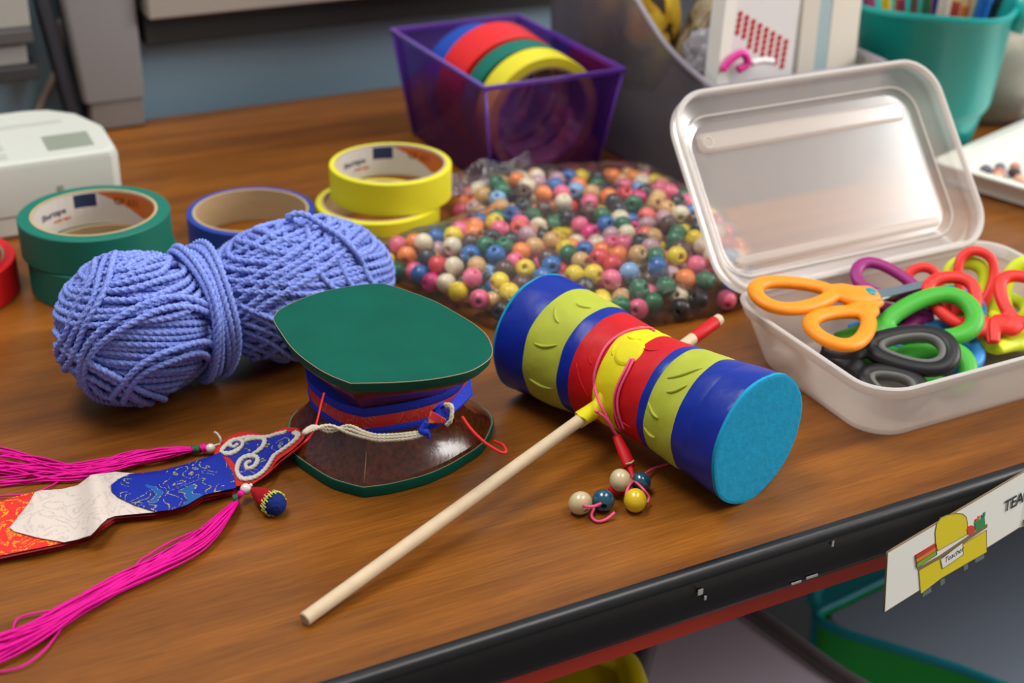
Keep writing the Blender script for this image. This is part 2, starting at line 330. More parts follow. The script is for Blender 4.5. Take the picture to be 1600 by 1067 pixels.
# ================================================================ LABEL MAKER
lm = thing('label_maker', T(12, 100, 0), 'white desktop label maker with a small grey display', 'label maker')
M_white = mat('white_plastic', 'c3c4bb', .4, .5, bump=.03, bscale=300)
def lmp(i, z): 
    # footprint with chamfered far right corner
    x0, x1, y0, y1 = -6+i, 19.5-i, 97.4+i, 106.6-i
    p = [(x0, y0), (x1-.6, y0), (x1, y0+.6), (x1, y0+4.5), (x1-1.3, y1-1.6), (x1-3.0, y1-.3), (x1-4.5, y1), (x0, y1)]
    return [T(x, y, z(x, y) if callable(z) else z) for x, y in p]
top = lambda d: (lambda x, y: 5.45+.09*(y-97)-d)
mb = MB(); loft(mb, [lmp(.3, .02), lmp(.05, .3), lmp(.05, 1.55)]); loft(mb, [lmp(.25, 1.5), lmp(.25, 1.75)]); loft(mb, [lmp(0, 1.7), lmp(0, top(.45)), lmp(.12, top(.12)), lmp(.4, top(0))]); mb.build('case', M_white, lm, angle=32)
def onlm(x, y, d): return T(x, y, 5.45+.09*(y-97)+d)
def lmbox(x0, x1, y0, y1, h, name, mt): 
    mb = MB(); box(mb, x0, x1, y0, y1, -.02, h, onlm); return mb.build(name, mt, lm, smooth=False)
lmbox(14.9, 18.1, 98.7, 101.2, .03, 'display', mat('lcd', '8b9184', .3))
Mk = mat('key_grey', 'b2b2a9', .5)
for i in range(4):
    for j in range(3): lmbox(3.2+i*2.5, 4.6+i*2.5, 98.3+j*1.5, 99.2+j*1.5, .05, 'key', Mk)
lmbox(11.5, 16.8, 103.3, 103.9, .02, 'key_legend', Mk)
mb = MB(); lathe(mb, [(.22, 0), (.22, .05)], T(15.2, 97.37, 3.3), 16, axis=(T(1, 0, 0), np.array([0, 0, 1.]), -T(0, 1, 0))); mb.build('side_button', mat('btn', '9a9a94', .5), lm)
# ================================================================ PURPLE BIN
M_purple = clear_mat('purple_plastic', '6a2cb8', .10, tint='dcb8f4', gloss=.3, grough=.1)
M_purple_e = mat('purple_edge', '5e2f9e', .25, .6, coat=.4)
px0, px1, py0, py1, ph, pd = 44.65, 56.5, 90.0, 107.5, 8.85, 1.28
pb = thing('storage_bin', T(50.6, 99, 0), 'clear purple plastic bin holding coloured tape rolls', 'bin')
def pc(i, z): d = pd*(1-z/ph)+i; return [T(x, y, z) for x, y in rrect(px0+d, px1-d, py0+d, py1-d, .12, 2)]
mb = MB(); loft(mb, [pc(0, .03), pc(0, ph), pc(.18, ph), pc(.18, .22)]); mb.build('bin_wall', M_purple, pb, angle=30)
mb = MB(); loft(mb, [pc(-.13, ph-.2), pc(-.13, ph+.12), pc(.2, ph+.12), pc(.2, ph-.2)], ring=True); mb.build('rim', M_purple_e, pb, angle=30)
for sx, sy in ((0, 0), (1, 0), (1, 1), (0, 1)):
    mb = MB(); q = [np.array(T((px1-d if sx else px0+d), (py1-d if sy else py0+d), z)) for d, z in ((pd+.05, .15), (.05, ph))]; tube(mb, q, .13, 6); mb.build('corner_seam', M_purple_e, pb)
# rolls inside, standing on their rims, axis roughly along the bin
axB = (np.array([0, 0, 1.]), T(1, 0, 0), T(0, 1, 0))
def lean(a): w = T(0, math.cos(a), 0)+np.array([0, 0, math.sin(a)]); w = w/np.linalg.norm(w); u = T(1, 0, 0); return (np.cross(u, w), u, w)
for Y, w, R, col, a, lab, x in ((92.3, 2.3, 4.75, 'e2d42a', .06, 'yellow tape roll standing at the near end of the purple bin', 50.9), (94.9, 1.7, 4.85, GR, .08, 'green tape roll in the purple bin behind the yellow one', 50.7), (97.0, 3.7, 4.98, 'e0201f', .08, 'wide red tape roll standing in the purple bin', 50.58), (101.3, 2.6, 4.6, '1444a8', .06, 'blue tape roll at the far end of the purple bin', 50.4)):
    tape_roll(tuple(T(x, Y, R+.42)), R, w, col, lab, rz=lean(a), rough=.42)
# ================================================================ HOURGLASS DRUM (two green heads) WITH ITS TAIL
UP = [(-12.45, 66.23), (-12.3, 67.09), (-11.63, 68.14), (-10.62, 69.23), (-9.42, 69.98), (-8.17, 70.5), (-7.13, 70.68), (-5.89, 69.9), (-4.25, 68.63), (-2.89, 67.09), (-1.84, 65.73), (-1.25, 64.53), (-.98, 63.23), (-1.02, 62.45), (-1.36, 61.68), (-2.04, 60.84), (-3.06, 60.26), (-4.2, 59.85), (-5.79, 59.55), (-7.67, 59.4), (-8.86, 60.26), (-9.95, 61.44), (-10.99, 62.92), (-11.87, 64.74), (-12.29, 65.68)]
LO = [(-11.95, 65.2), (-12.05, 66.4), (-11.8, 67.6), (-11.0, 68.7), (-9.8, 69.7), (-8.4, 70.4), (-7.0, 70.7), (-5.4, 70.55), (-3.9, 70.1), (-2.5, 69.3), (-1.5, 68.4), (-1.0, 67.5), (-.91, 66.58), (-1.38, 64.58), (-2.59, 62.88), (-3.4, 62.0), (-4.36, 61.22), (-6.01, 60.38), (-7.34, 60.0), (-8.2, 60.35), (-9.24, 60.93), (-10.66, 62.35), (-11.3, 63.1), (-11.74, 63.71), (-11.9, 64.4)]
def resample(P, n, corners):
    """closed polygon resampled evenly between the given corner indices, so that ridges stay"""
    P = np.array(P); out = []; m_ = len(corners)
    for k in range(m_):
        a, b = corners[k], corners[(k+1) % m_]
        idx = list(range(a, b+1)) if b > a else list(range(a, len(P)))+list(range(0, b+1))
        Q = smooth(P[idx], 8); L = np.r_[0, np.cumsum(np.linalg.norm(np.diff(Q, axis=0), axis=1))]
        t = np.linspace(0, L[-1], n//m_, endpoint=False); out.append(np.c_[np.interp(t, L, Q[:, 0]), np.interp(t, L, Q[:, 1])])
    return np.vstack(out)
CX = np.array([-6.72, 65.05])
U2 = resample(UP, 96, [0, 6, 12, 19]); L2 = resample(LO, 96, [1, 6, 12, 18])
dam = thing('hand_drum', (CX[0], CX[1], 0), 'dark wooden hourglass drum with green heads, brocade waistband and tasselled tail', 'drum')
M_dwood = NT('drum_lacquer'); 
def _dw():
    N = M_dwood; b = N.b; b.inputs['Roughness'].default_value = .22; b.inputs['Coat Weight'].default_value = .45; b.inputs['Coat Roughness'].default_value = .12
    tc = N.n('ShaderNodeTexCoord'); no = N.n('ShaderNodeTexNoise', i_Scale=380., i_Detail=5.); N.l(tc.outputs['Object'], no.inputs['Vector'])
    cr = N.n('ShaderNodeValToRGB'); e = cr.color_ramp.elements; e[0].position = .35; e[0].color = lin('3c170b'); e[1].position = .72; e[1].color = lin('612a12'); N.l(no.outputs['Fac'], cr.inputs[0])
    N.l(cr.outputs[0], b.inputs['Base Color']); bp = N.n('ShaderNodeBump', i_Strength=.12, i_Distance=.0006); N.l(no.outputs['Fac'], bp.inputs['Height']); N.l(bp.outputs[0], b.inputs['Normal']); N.l(bp.outputs[0], b.inputs['Coat Normal'])
_dw(); M_dwood = M_dwood.m
M_dgreen = mat('drum_green', '004f3f', .55, .15, bump=.25, bscale=120, mottle=.10, mscale=30)
M_edge = mat('worn_edge', '8f8468', .7)
def sc(loop, k, dx=0, dy=0): return CX+(loop-CX)*k+np.array([dx, dy])
# waist loop: rounder, keeping the near ridge
def dl(u, z, k): 
    base = U2*(u)+L2*(1-u); return [np.array([p[0], p[1], z]) for p in sc(base, k)]
def flute(z, k, u, amp):
    """slight hollows between the ridges"""
    base = U2*u+L2*(1-u); out = []
    for i, p in enumerate(sc(base, k)):
        t = i/96*4 % 1; h = 1-amp*abs(math.sin(PI*t))**.75; q = CX+(p-CX)*h; out.append(np.array([q[0], q[1], z]))
    return out
mb = MB(); loft(mb, [flute(z, k, u, a) for z, k, u, a in ((.55, .985, 0, 0), (.8, .965, 0, .01), (1.15, .91, 0, .035), (1.6, .83, .1, .06), (2.1, .755, .2, .075), (2.6, .70, .3, .07), (3.1, .67, .4, .05), (3.5, .66, .5, .04), (3.9, .67, .6, .05), (4.4, .70, .7, .07), (4.9, .755, .8, .075), (5.4, .83, .9, .06), (5.9, .91, 1, .035), (6.2, .945, 1, 0), (6.45, .975, 1, 0))])
body_ = mb.build('drum_body', M_dwood, dam, angle=16)
mb = MB(); tube(mb, [flute(z, k+.003, u, 0)[72] for z, k, u in ((.75, .968, 0), (1.15, .91, 0), (1.6, .83, .1), (2.1, .755, .2))], [.008, .018, .022, .008], 6); mb.build('worn_ridge', mat('ridge_wear', '9a7a5c', .6), body_)
for nm, zs, u in (('drum_head', ((.02, .975), (.06, .99), (.5, 1.003), (.62, .998), (.62, .9)), 0), ('drum_head', ((6.4, .9), (6.4, .972), (6.5, .985), (6.93, 1.0), (7.0, .994)), 1)):
    mb = MB(); loft(mb, [dl(u, z, k) for z, k in zs]); o = mb.build(nm, M_dgreen, dam, angle=30)
    mb = MB(); P_ = dl(u, 6.965 if u else .625, 1.001 if u else .985); tube(mb, P_, .026, 5, closed=True); mb.build('worn_rim', M_edge, o)
# waistband: three strips
def band(z0, z1, k0, k1, name, mt, off=.06, u0=.45):
    mb = MB(); n = 5; lo_ = []
    for i in range(n+1):
        t = i/n; z = z0+(z1-z0)*t; k = k0+(k1-k0)*t+.012*math.sin(PI*t)
        lo_.append([p+np.array([0, 0, .07*math.sin(j/96*2*PI*3+1)+.25*(p[0]-CX[0])/8]) for j, p in enumerate(dl(u0, z, k+off))])
    inner = [[p+np.array([0, 0, 0]) for p in dl(u0, z0+(z1-z0)*(1-i/1), .62)] for i in range(2)]
    loft(mb, lo_+inner, ring=True); return mb.build(name, mt, dam, angle=60)
M_bluecloth = mat('blue_cloth', '1c2fa8', .7, .2, bump=.4, bscale=900)
M_redbro = brocade('red_brocade', 'b3131d', '8f7a3a', None, 75, .16, bands=9, bump=.4, rough=.55)
wb = band(3.0, 3.42, .68, .672, 'waistband_edge', M_bluecloth); band(3.38, 4.12, .66, .665, 'waistband', M_redbro, .075); band(4.05, 4.62, .68, .70, 'waistband_edge', M_bluecloth)
# knot on the right of the band
def face(px, py, d): return at(px, py, 0), d
def dep(px, py, D): return np.array([0, 0, HC])+ray(px, py)*D
KD = 67.3
kp = lambda x, y, d=0: dep(470+x/4.445, 560+y/4.445, KD+d)            # points read on the drum's near right side, at its real distance
mb = MB()
loft(mb, [[kp(*p) for p in ((985, 295, .1), (930, 335, -.15), (940, 350, -.15), (1000, 320, .1))], [kp(*p) for p in ((990, 300, .0), (905, 380, -.35), (920, 440, -.35), (1010, 400, 0))], [kp(*p) for p in ((1000, 330, 0), (850, 480, -.25), (870, 510, -.2), (1030, 440, 0))]])
mb.build('knot_fold', M_bluecloth, dam)
mb = MB(); loft(mb, [[kp(*p) for p in ((905, 362, -.42), (1010, 420, -.2), (1000, 450, -.2), (870, 455, -.45))], [kp(*p) for p in ((912, 370, -.55), (1000, 424, -.35), (990, 444, -.35), (884, 448, -.58))]]); mb.build('knot_fold', M_redbro, dam)
mb = MB(); loft(mb, [[kp(*p) for p in ((1180, 140, 1.3), (1100, 235, .7), (1000, 330, .1), (1050, 400, .1), (1120, 330, .6), (1195, 255, 1.2))], [kp(*p) for p in ((1175, 150, 1.1), (1095, 240, .5), (1010, 335, -.1), (1050, 385, -.1), (1120, 320, .4), (1190, 250, 1.0))]]); mb.build('knot_fold', M_bluecloth, dam)
mb = MB(); tube(mb, smooth([kp(*p) for p in ((880, 440, -.45), (840, 500, -.4), (885, 520, -.4), (885, 560, -.35))], 5), [.16]*5+[.2]*5+[.1]*5+[.02], 8); mb.build('knot_end', M_bluecloth, dam)
# cream cords: loop at the knot and a two-ply run to the tail
M_cream = mat('cream_cord', 'b9ae98', .85, .2, bump=.4, bscale=700)
def cord(mb, P, r, tw=9, n=10, k=8): Q = smooth(P, k); tube(mb, Q, r, n, lobes=3, la=.16, twist=tw); return mb
mb = MB(); cord(mb, [kp(*p) for p in ((1010, 330, -.1), (1045, 335, -.35), (1050, 375, -.45), (1040, 430, -.45), (1010, 462, -.3))], .10); cord(mb, [kp(*p) for p in ((1000, 318, -.1), (1040, 322, -.3), (1055, 350, -.45))], .09)
mb.build('cord_loop', M_cream, dam)
mb = MB()
for k_, (dy, dd) in enumerate(((2, 0), (20, -.02), (-15, .06))):
    cord(mb, [kp(870, 512+dy*.5, -.4+dd), kp(760, 535+dy, -.4+dd), kp(560, 550+dy, -.45+dd), kp(450, 530+dy, -.2+dd), kp(330, 488+dy*1.4, .3+dd), kp(200, 490-dy*1.2, .2+dd), kp(90, 480+dy*.6, -.4+dd), kp(20, 515+dy*.3, -1.2+dd)], .088, tw=10)
mb.build('cream_cord', M_cream, dam)
M_redthread = mat('red_thread', 'c81a14', .6, .3)
mb = MB(); tube(mb, smooth([kp(1120, 405, .2), kp(1180, 490, .0), kp(1260, 570, -.2), kp(1330, 620, -.3), kp(1395, 655, -.3), kp(1425, 645, .0), kp(1400, 600, 1.4), kp(1340, 575, 2.5)], 8), .075, 8); mb.build('red_thread', M_redthread, dam)
mb = MB(); tube(mb, smooth([kp(162, 240, 1.2), kp(140, 320, .8), kp(108, 450, .1), kp(70, 530, -.5), kp(0, 605, -1.0), at(440, 720, .95), at(415, 742, .7), at(392, 757, .55)], 6), .05, 6); mb.build('red_thread', M_redthread, dam)
# --- heart shaped patch
z5 = lambda x, y: (300+x/5.336, 640+y/5.336)
def pz(px): return .35+max(0, (px-400)/75)**1.5*1.0
def hp(x, y, dz=0): px, py = z5(x, y); return at(px, py, pz(px)+dz)
HOUT = [(938, 195), (905, 162), (845, 150), (770, 152), (700, 178), (640, 205), (570, 205), (500, 185), (430, 183), (350, 205), (280, 245), (225, 285), (200, 330), (190, 395), (255, 455), (295, 540), (360, 630), (400, 632), (480, 612), (560, 580), (640, 515), (700, 440), (750, 395), (830, 340), (900, 275), (935, 235)]
HIN = [(895, 205), (860, 185), (790, 182), (710, 200), (640, 222), (560, 228), (480, 225), (400, 240), (320, 262), (265, 300), (240, 345), (250, 375), (300, 392), (340, 430), (365, 480), (365, 530), (400, 570), (450, 585), (530, 565), (600, 515), (650, 450), (690, 385), (760, 335), (830, 285), (885, 235)]
M_redfelt = mat('red_felt', 'c0281f', .8, .2, bump=.5, bscale=500)
M_bbro = brocade('blue_brocade', '0f2494', 'a39a34', '1a559c', 95, .17, bands=6, amount=.75, bump=.5, rough=.4)
M_white_cord = mat('white_cord', 'c9c0b6', .8, .2, bump=.4, bscale=800)
mb = MB(); Ho = smooth(HOUT, 5, True); hc = np.array([520, 370])
loft(mb, [[hp(*(hc+(p-hc)*k), dz) for p in Ho] for k, dz in ((.97, -.32), (1.0, -.24), (1.0, -.12), (.985, -.06))]); loft(mb, [[hp(*(hc+(p-hc)*k), dz) for p in Ho] for k, dz in ((.99, -.04), (1.01, 0), (1.0, .07), (.96, .10))]); patch_ = mb.build('patch', M_redfelt, dam, angle=50)
mb = MB(); Hi = smooth(HIN, 5, True); loft(mb, [[hp(*p, dz) for p in Hi] for dz in (.05, .125)]); mb.build('patch_field', M_bbro, patch_, angle=40)
mb = MB()
for r_, dz in ((.10, .17), (.10, .165)):
    off = 0 if dz == .17 else 14
    cord(mb, [hp(*(np.array(p)*1.0+((hc-np.array(p))*off/260)), dz) for p in HIN[2:9]]+[hp(x, y, dz) for x, y in ((250, 330+off), (262, 365-off*.5), (320, 372-off), (380, 345-off), (420, 300), (415, 262), (370, 248+off*.5), (325, 270+off*.3), (320, 300), (350, 310), (380, 290))], r_, 8)
    cord(mb, [hp(*(np.array(p)+((hc-np.array(p))*off/260)), dz) for p in [HIN[1], HIN[0]]+HIN[:15:-1]]+[hp(x, y, dz) for x, y in ((372+off*.5, 510), (385+off, 440), (430+off*.4, 395+off*.6), (500, 378+off), (550-off*.5, 405), (545-off, 450), (505, 485-off*.5), (460, 490-off*.4), (450+off*.3, 450), (490, 432))], r_, 8)
    cord(mb, [hp(x, y, dz+.01) for x, y in ((430+off*.4, 268), (480, 238+off), (550, 228+off), (605-off*.5, 245+off*.4), (608-off, 290), (570-off*.6, 335), (510-off*.3, 372))], r_, 8)
mb.build('white_piping', M_white_cord, patch_)
# --- beads, tassels and knitted tip
M_pearl = mat('pearl', 'd6cfc4', .2, .6, coat=.6)
def sph(mb, c, r, n=20, m_=12, sq=(1, 1, 1)):
    return lathe(mb, [(max(r*math.sin(PI*i/m_), 1e-3), -r*math.cos(PI*i/m_)) for i in range(m_+1)], c, n)
bead1 = z5(155, 322); bead2 = z5(448, 662)
for q, r_, z in ((bead1, .26, .42), (bead2, .29, .62)):
    mb = MB(); sph(mb, at(*q, z), r_); mb.build('pearl_bead', M_pearl, dam)
mb = MB(); sph(mb, at(*z5(490, 630), .75), .1); mb.build('pearl_bead', M_pearl, dam)
mb = MB(); cord(mb, [at(*z5(*p), z) for p, z in (((235, 280), .5), ((240, 250), .7), ((215, 205), .9), ((185, 185), 1.0))], .06, 9); cord(mb, [at(*z5(*p), z) for p, z in (((240, 285), .45), ((200, 295), .5), ((165, 310), .5))], .05, 9); mb.build('thread_end', M_white_cord, dam)
M_tie = mat('green_tie', '175a2c', .6, bump=.6, bscale=1500, bstretch=(1, 1, 1)); M_pink = NT('magenta_silk')
M_pink = mat('magenta_silk', 'dc0090', .5, .2, bump=.3, bscale=1200)
def tassel(path, widths, zs, n, seed, tie, head):
    r_ = np.random.default_rng(seed); mb = MB(); P = smooth([np.r_[p, 0] for p in path], 6)[:, :2]; m_ = len(P); wv = np.interp(np.linspace(0, 1, m_), np.linspace(0, 1, len(widths)), widths); zz = np.interp(np.linspace(0, 1, m_), np.linspace(0, 1, len(zs)), zs)
    tg = np.gradient(P, axis=0); nn = np.c_[-tg[:, 1], tg[:, 0]]; nn /= np.linalg.norm(nn, axis=1, keepdims=True)
    for k in range(n):
        ph, f, o = r_.uniform(0, 2*PI), r_.uniform(1.5, 3.5), r_.uniform(-1, 1); o2 = r_.uniform(-1, 1); zt = r_.uniform(0, 1)
        s_ = np.linspace(0, 1, m_); off = (o*(1-s_)+o2*s_)*.75+.25*np.sin(ph+f*2*PI*s_*.6); off *= np.minimum(1, .45+s_*3)
        Q = P+nn*(off*wv)[:, None]; zr = .06+zt*zz*(1-np.minimum(1, abs(off))**2*.8)+.05*np.sin(ph*2+s_*9)
        tube(mb, [at(a, b, max(c, .05)) for (a, b), c in zip(Q, zr)], .05, 5)
    t = mb.build('tassel', M_pink, dam)
    mb = MB(); tube(mb, smooth([at(*p, z) for p, z in tie], 4), .21, 12); mb.build('tassel_tie', M_tie, t)
    mb = MB(); tube(mb, smooth([at(*p, z) for p, z in head], 4), [.2]*3+[.24]*3+[.18]*(4*(len(head)-1)-5), 10); mb.build('tassel_head', M_pink, t)
tassel([(301, 702), (270, 706), (215, 714), (165, 726), (110, 736), (50, 733), (-20, 728), (-90, 745)], [7, 10, 15, 17, 20, 30, 38, 40], [.4, .6, .5, .35, .35, .35, .3, .3], 34, 3, [((300, 702), .35), ((313, 702), .38)], [((313, 702), .38), ((319, 700), .4), ((325, 701), .4)])
tassel([(372, 783), (352, 803), (310, 845), (250, 880), (190, 910), (120, 947), (50, 985), (-30, 1015), (-110, 1035)], [7, 13, 17, 17, 18, 19, 25, 32, 36], [.45, .75, .7, .6, .5, .6, .6, .5, .4], 44, 5, [(z5(345, 745), .45), (z5(385, 735), .5)], [(z5(420, 715), .5), (z5(405, 705), .55), (z5(395, 700), .55)])
for pth in ([(215, 905), (255, 862), (300, 842)], [(330, 820), (270, 845), (235, 865), (215, 880), (190, 915)], [(20, 985), (30, 965), (75, 955), (115, 950)], [(-20, 1052), (30, 1043), (70, 1015), (100, 975)], [(120, 735), (60, 768), (0, 775), (-30, 778)], [(170, 738), (120, 750), (60, 752), (-20, 762)]):
    mb = MB(); tube(mb, smooth([at(a, b, .07+.12*math.sin(i)) for i, (a, b) in enumerate(pth)], 7), .05, 5); mb.build('loose_thread', M_pink, dam)
# knitted tip
tipA = at(*z5(500, 665), .55); tipB = at(*z5(735, 815), .60)
d_ = (tipB-tipA); a_, b_, w_ = basis(d_); Ltip = np.linalg.norm(d_)
def knit(prof, name, col):
    mb = MB(); lathe(mb, prof, tipA, 40, axis=(a_, b_, w_)); m_ = mat('knit_'+name, col, .85, .2, bump=1.0, bscale=420); return mb.build(name, m_, dam)
knit([(.12, 0), (.3, .18*Ltip), (.46, .42*Ltip), (.54, .62*Ltip), (.565, .74*Ltip), (.3, .76*Ltip)], 'knitted_tip', 'a00d1c')
knit([(.3, .74*Ltip), (.57, .72*Ltip), (.58, .8*Ltip), (.50, .94*Ltip), (.34, 1.02*Ltip), (.12, 1.05*Ltip)], 'knitted_cap', '14276e')
mb = MB()
for k in range(26):
    t0 = 2*PI*k/26; zz = (.66, .82) if k % 2 else (.70, .86)
    P_ = [tipA+w_*(Ltip*z)+(.60+.02*(z > .7))*(a_*math.cos(t0+dt)+b_*math.sin(t0+dt)) for z, dt in ((zz[0], -.06), (zz[0]+.08, 0), (zz[1], .06))]; tube(mb, P_, .04, 5)
Q = [tipA+w_*(Ltip*.76)+.605*(a_*math.cos(t)+b_*math.sin(t)) for t in np.linspace(0, 2*PI, 40, endpoint=False)]; tube(mb, Q, .045, 5, closed=True)
mb.build('zigzag_stitch', mat('stitch', 'b9c356', .8), dam)
# --- brocade streamer: overlapping pieces over two cloth layers
z4 = lambda x, y: (x/4.103, 640+y/4.103); z3 = lambda x, y: (x/2.387, 620+y/2.387)
def zf(px, py): return .42+.55*math.exp(-((px-(148+(py-740)*.10))/24)**2)+.22*math.exp(-((px-310)/32)**2)+.1*math.exp(-((px-60)/30)**2)
def cloth(name, poly, mt, dz, th=.06, closed=True, sub=5, ex=None, smoothit=True):
    P = np.array(poly, float)
    if smoothit:
        Q = []
        for i in range(len(P)):
            a, b = P[i], P[(i+1) % len(P)]
            for j in range(sub): Q.append(a+(b-a)*j/sub)
        P = np.array(Q)
    # grid fill: clip a regular grid through tessellation with inner points (subdivide triangles)
    me = bmesh.new(); vs = [me.verts.new((p[0], p[1], 0)) for p in P]; me.faces.new(vs); bmesh.ops.triangulate(me, faces=me.faces[:])
    for _ in range(3):
        ed = [e for e in me.edges if e.calc_length() > 9]; 
        if not ed: break
        bmesh.ops.subdivide_edges(me, edges=ed, cuts=1); bmesh.ops.triangulate(me, faces=[f for f in me.faces if len(f.verts) > 3])
    bmesh.ops.beautify_fill(me, faces=me.faces[:], edges=[e for e in me.edges if len(e.link_faces) == 2]); me.verts.ensure_lookup_table()
    V = [(v.co.x, v.co.y) for v in me.verts]; Fc = [tuple(v.index for v in f.verts) for f in me.faces]
    bd = [tuple(v.index for v in e.verts) for e in me.edges if len(e.link_faces) == 1]; me.free(); n = len(V)
    mb = MB(); mb.add([at(x, y, zf(x, y)+dz+th) for x, y in V]+[at(x, y, zf(x, y)+dz) for x, y in V], Fc+[tuple(i+n for i in f[::-1]) for f in Fc]+[(a, b, b+n, a+n) for a, b in bd])
    return mb.build(name, mt, dam, angle=60)
M_wbro = brocade('white_brocade', 'cfc0b6', 'c0b0a6', None, 80, .35, bands=5, bump=.5, rough=.5)
M_obro = brocade('orange_brocade', 'd92312', 'e89018', None, 75, .38, bands=6, bump=.5, amount=1.6, rough=.4)
M_mar = mat('maroon_lining', '7c0f1a', .7, bump=.3, bscale=500); M_redlin = mat('red_lining', 'b01812', .6, bump=.3, bscale=500)
top_edge = [(331, 712), (293, 724), (251, 735), (205, 739), (180, 737), (142, 742), (121, 758), (96, 764), (54, 768), (0, 782), (-60, 800), (-130, 822)]
bot_edge = [(369, 764), (318, 774), (293, 789), (243, 801), (180, 806), (157, 820), (142, 836), (100, 848), (0, 869), (-60, 885), (-130, 905)]
cloth('streamer_lining', top_edge+[(x, y+9) for x, y in bot_edge[::-1]], M_redlin, -.40, .05)
cloth('streamer_lining', top_edge+[(x, y+4) for x, y in bot_edge[::-1]], M_mar, -.10, .05)
cloth('streamer_piece', [(96, 764), (54, 768), (0, 782), (-60, 800), (-130, 822), (-130, 905), (-60, 885), (0, 868), (50, 858), (100, 848), (120, 830), (110, 790)], M_obro, -.02, .05)
cloth('streamer_piece', [(205, 739), (180, 737), (142, 742), (132, 750), (121, 758), (96, 764), (63, 766), (54, 769), (45, 786), (15, 824), (22, 830), (60, 840), (100, 847), (120, 843), (142, 836), (150, 828), (157, 820), (168, 810), (180, 806), (210, 803), (245, 800), (300, 780), (260, 745)], M_wbro, .06, .05)
cloth('streamer_piece', [(345, 706), (331, 712), (293, 724), (251, 735), (220, 739), (203, 740), (185, 748), (173, 758), (174, 767), (184, 776), (209, 788), (243, 799), (270, 796), (293, 788), (318, 773), (345, 767), (369, 762), (365, 740)], M_bbro, .14, .05)
# ================================================================ PAPER CUP RATTLE DRUM
AXN = np.array([math.cos(2.34), math.sin(2.34), 0]); C0 = np.array([12.29, 60.84, 3.48]); AXS = np.cross(AXN, (0, 0, 1.))  # side vector
NODES = [0, 3.9, 7.7, 11.6, 15.47]; RS = [3.48, 3.02, 2.76, 3.18, 3.48]
def drR(s): return float(np.interp(s, NODES, RS))
def dp(s, th, r): return C0+AXN*s+r*(AXS*math.cos(th)+np.array([0, 0, 1.])*math.sin(th))
toy = thing('rattle_drum', (6.8, 66.2, 0), 'handmade cup rattle drum banded in blue, yellow and red tape on a wooden stick', 'drum')
def wob(s, th): return .02*math.sin(5*th+s*2)+.012*math.sin(11*th-s*3)
M_tblue = mat('tape_blue', '08248c', .40, .35, bump=.8, bscale=55); M_tyg = mat('tape_lime', 'a6ae3a', .6, .2, bump=.8, bscale=55, mottle=.06, mscale=60)
M_tyel = mat('tape_yellow', 'd6c91a', .6, .2, bump=.8, bscale=60); M_tred = mat('tape_red', 'bd1018', .5, .25, bump=.8, bscale=60, mottle=.06, mscale=60)
mb = MB(); lathe(mb, [(drR(s)-.06, s) for s in (0.02, 3.9, 7.7, 11.6, 15.45)], C0, 64, axis=(AXS, np.array([0, 0, 1.]), AXN)); mb.build('cup_body', mat('paper_cup', 'd8d3c6', .7), toy, angle=30)
def tband(s0, s1, mt, name='tape_band', lift=.0, skew=0, edge=.03):
    mb = MB(); n = 96; ss = np.linspace(s0, s1, 7); ro = random.uniform(0, 6); lo_ = []
    for i, s in enumerate(ss):
        e = -.03 if i in (0, 6) else 0
        L = []
        for j in range(n):
            th = 2*PI*j/n; w_e = edge*math.sin(3*th+ro)+edge*.5*math.sin(8*th+ro*2) if i in (0, 6) else 0
            s_ = s+w_e+skew*math.cos(th+1); s_ = min(max(s_, .01), 15.46); L.append(dp(s_, th, drR(s_)+.015+lift+wob(s_, th)+e))
        lo_.append(L)
    inner = [[dp(min(max(s, .01), 15.46), 2*PI*j/n, drR(s)-.05) for j in range(n)] for s in (s1, s0)]
    loft(mb, lo_+inner, ring=True); return mb.build(name, mt, toy, angle=50)
tband(0.0, 2.0, M_tblue); tband(1.75, 2.95, M_tblue, lift=.02); tband(2.9, 4.95, M_tyg, lift=.03, skew=.06); tband(4.85, 5.45, M_tblue, lift=.02); tband(5.35, 7.25, M_tred, lift=.035); tband(7.15, 8.6, M_tyel, lift=.05, skew=.05)
tband(8.5, 10.25, M_tred, lift=.035); tband(10.1, 11.05, M_tblue, lift=.02); tband(10.95, 13.35, M_tyg, lift=.045, skew=-.05); tband(13.25, 15.46, M_tblue, lift=.02)
# creases in the paper tape
def crease(s0, t0, s1, t1, mt, w=.09, h=.10):
    P_ = [dp(s0+(s1-s0)*u, t0+(t1-t0)*u+.05*math.sin(PI*u), drR(s0+(s1-s0)*u)+.07) for u in np.linspace(0, 1, 9)]; mb = MB()
    tube(mb, P_, [.01]+[w*.5+w*.5*math.sin(PI*k/8) for k in range(1, 8)]+[.01], 8, sec=(1, h/w), up=(dp(0, (t0+t1)/2, 1)-C0)); return mb.build('tape_crease', mt, toy)
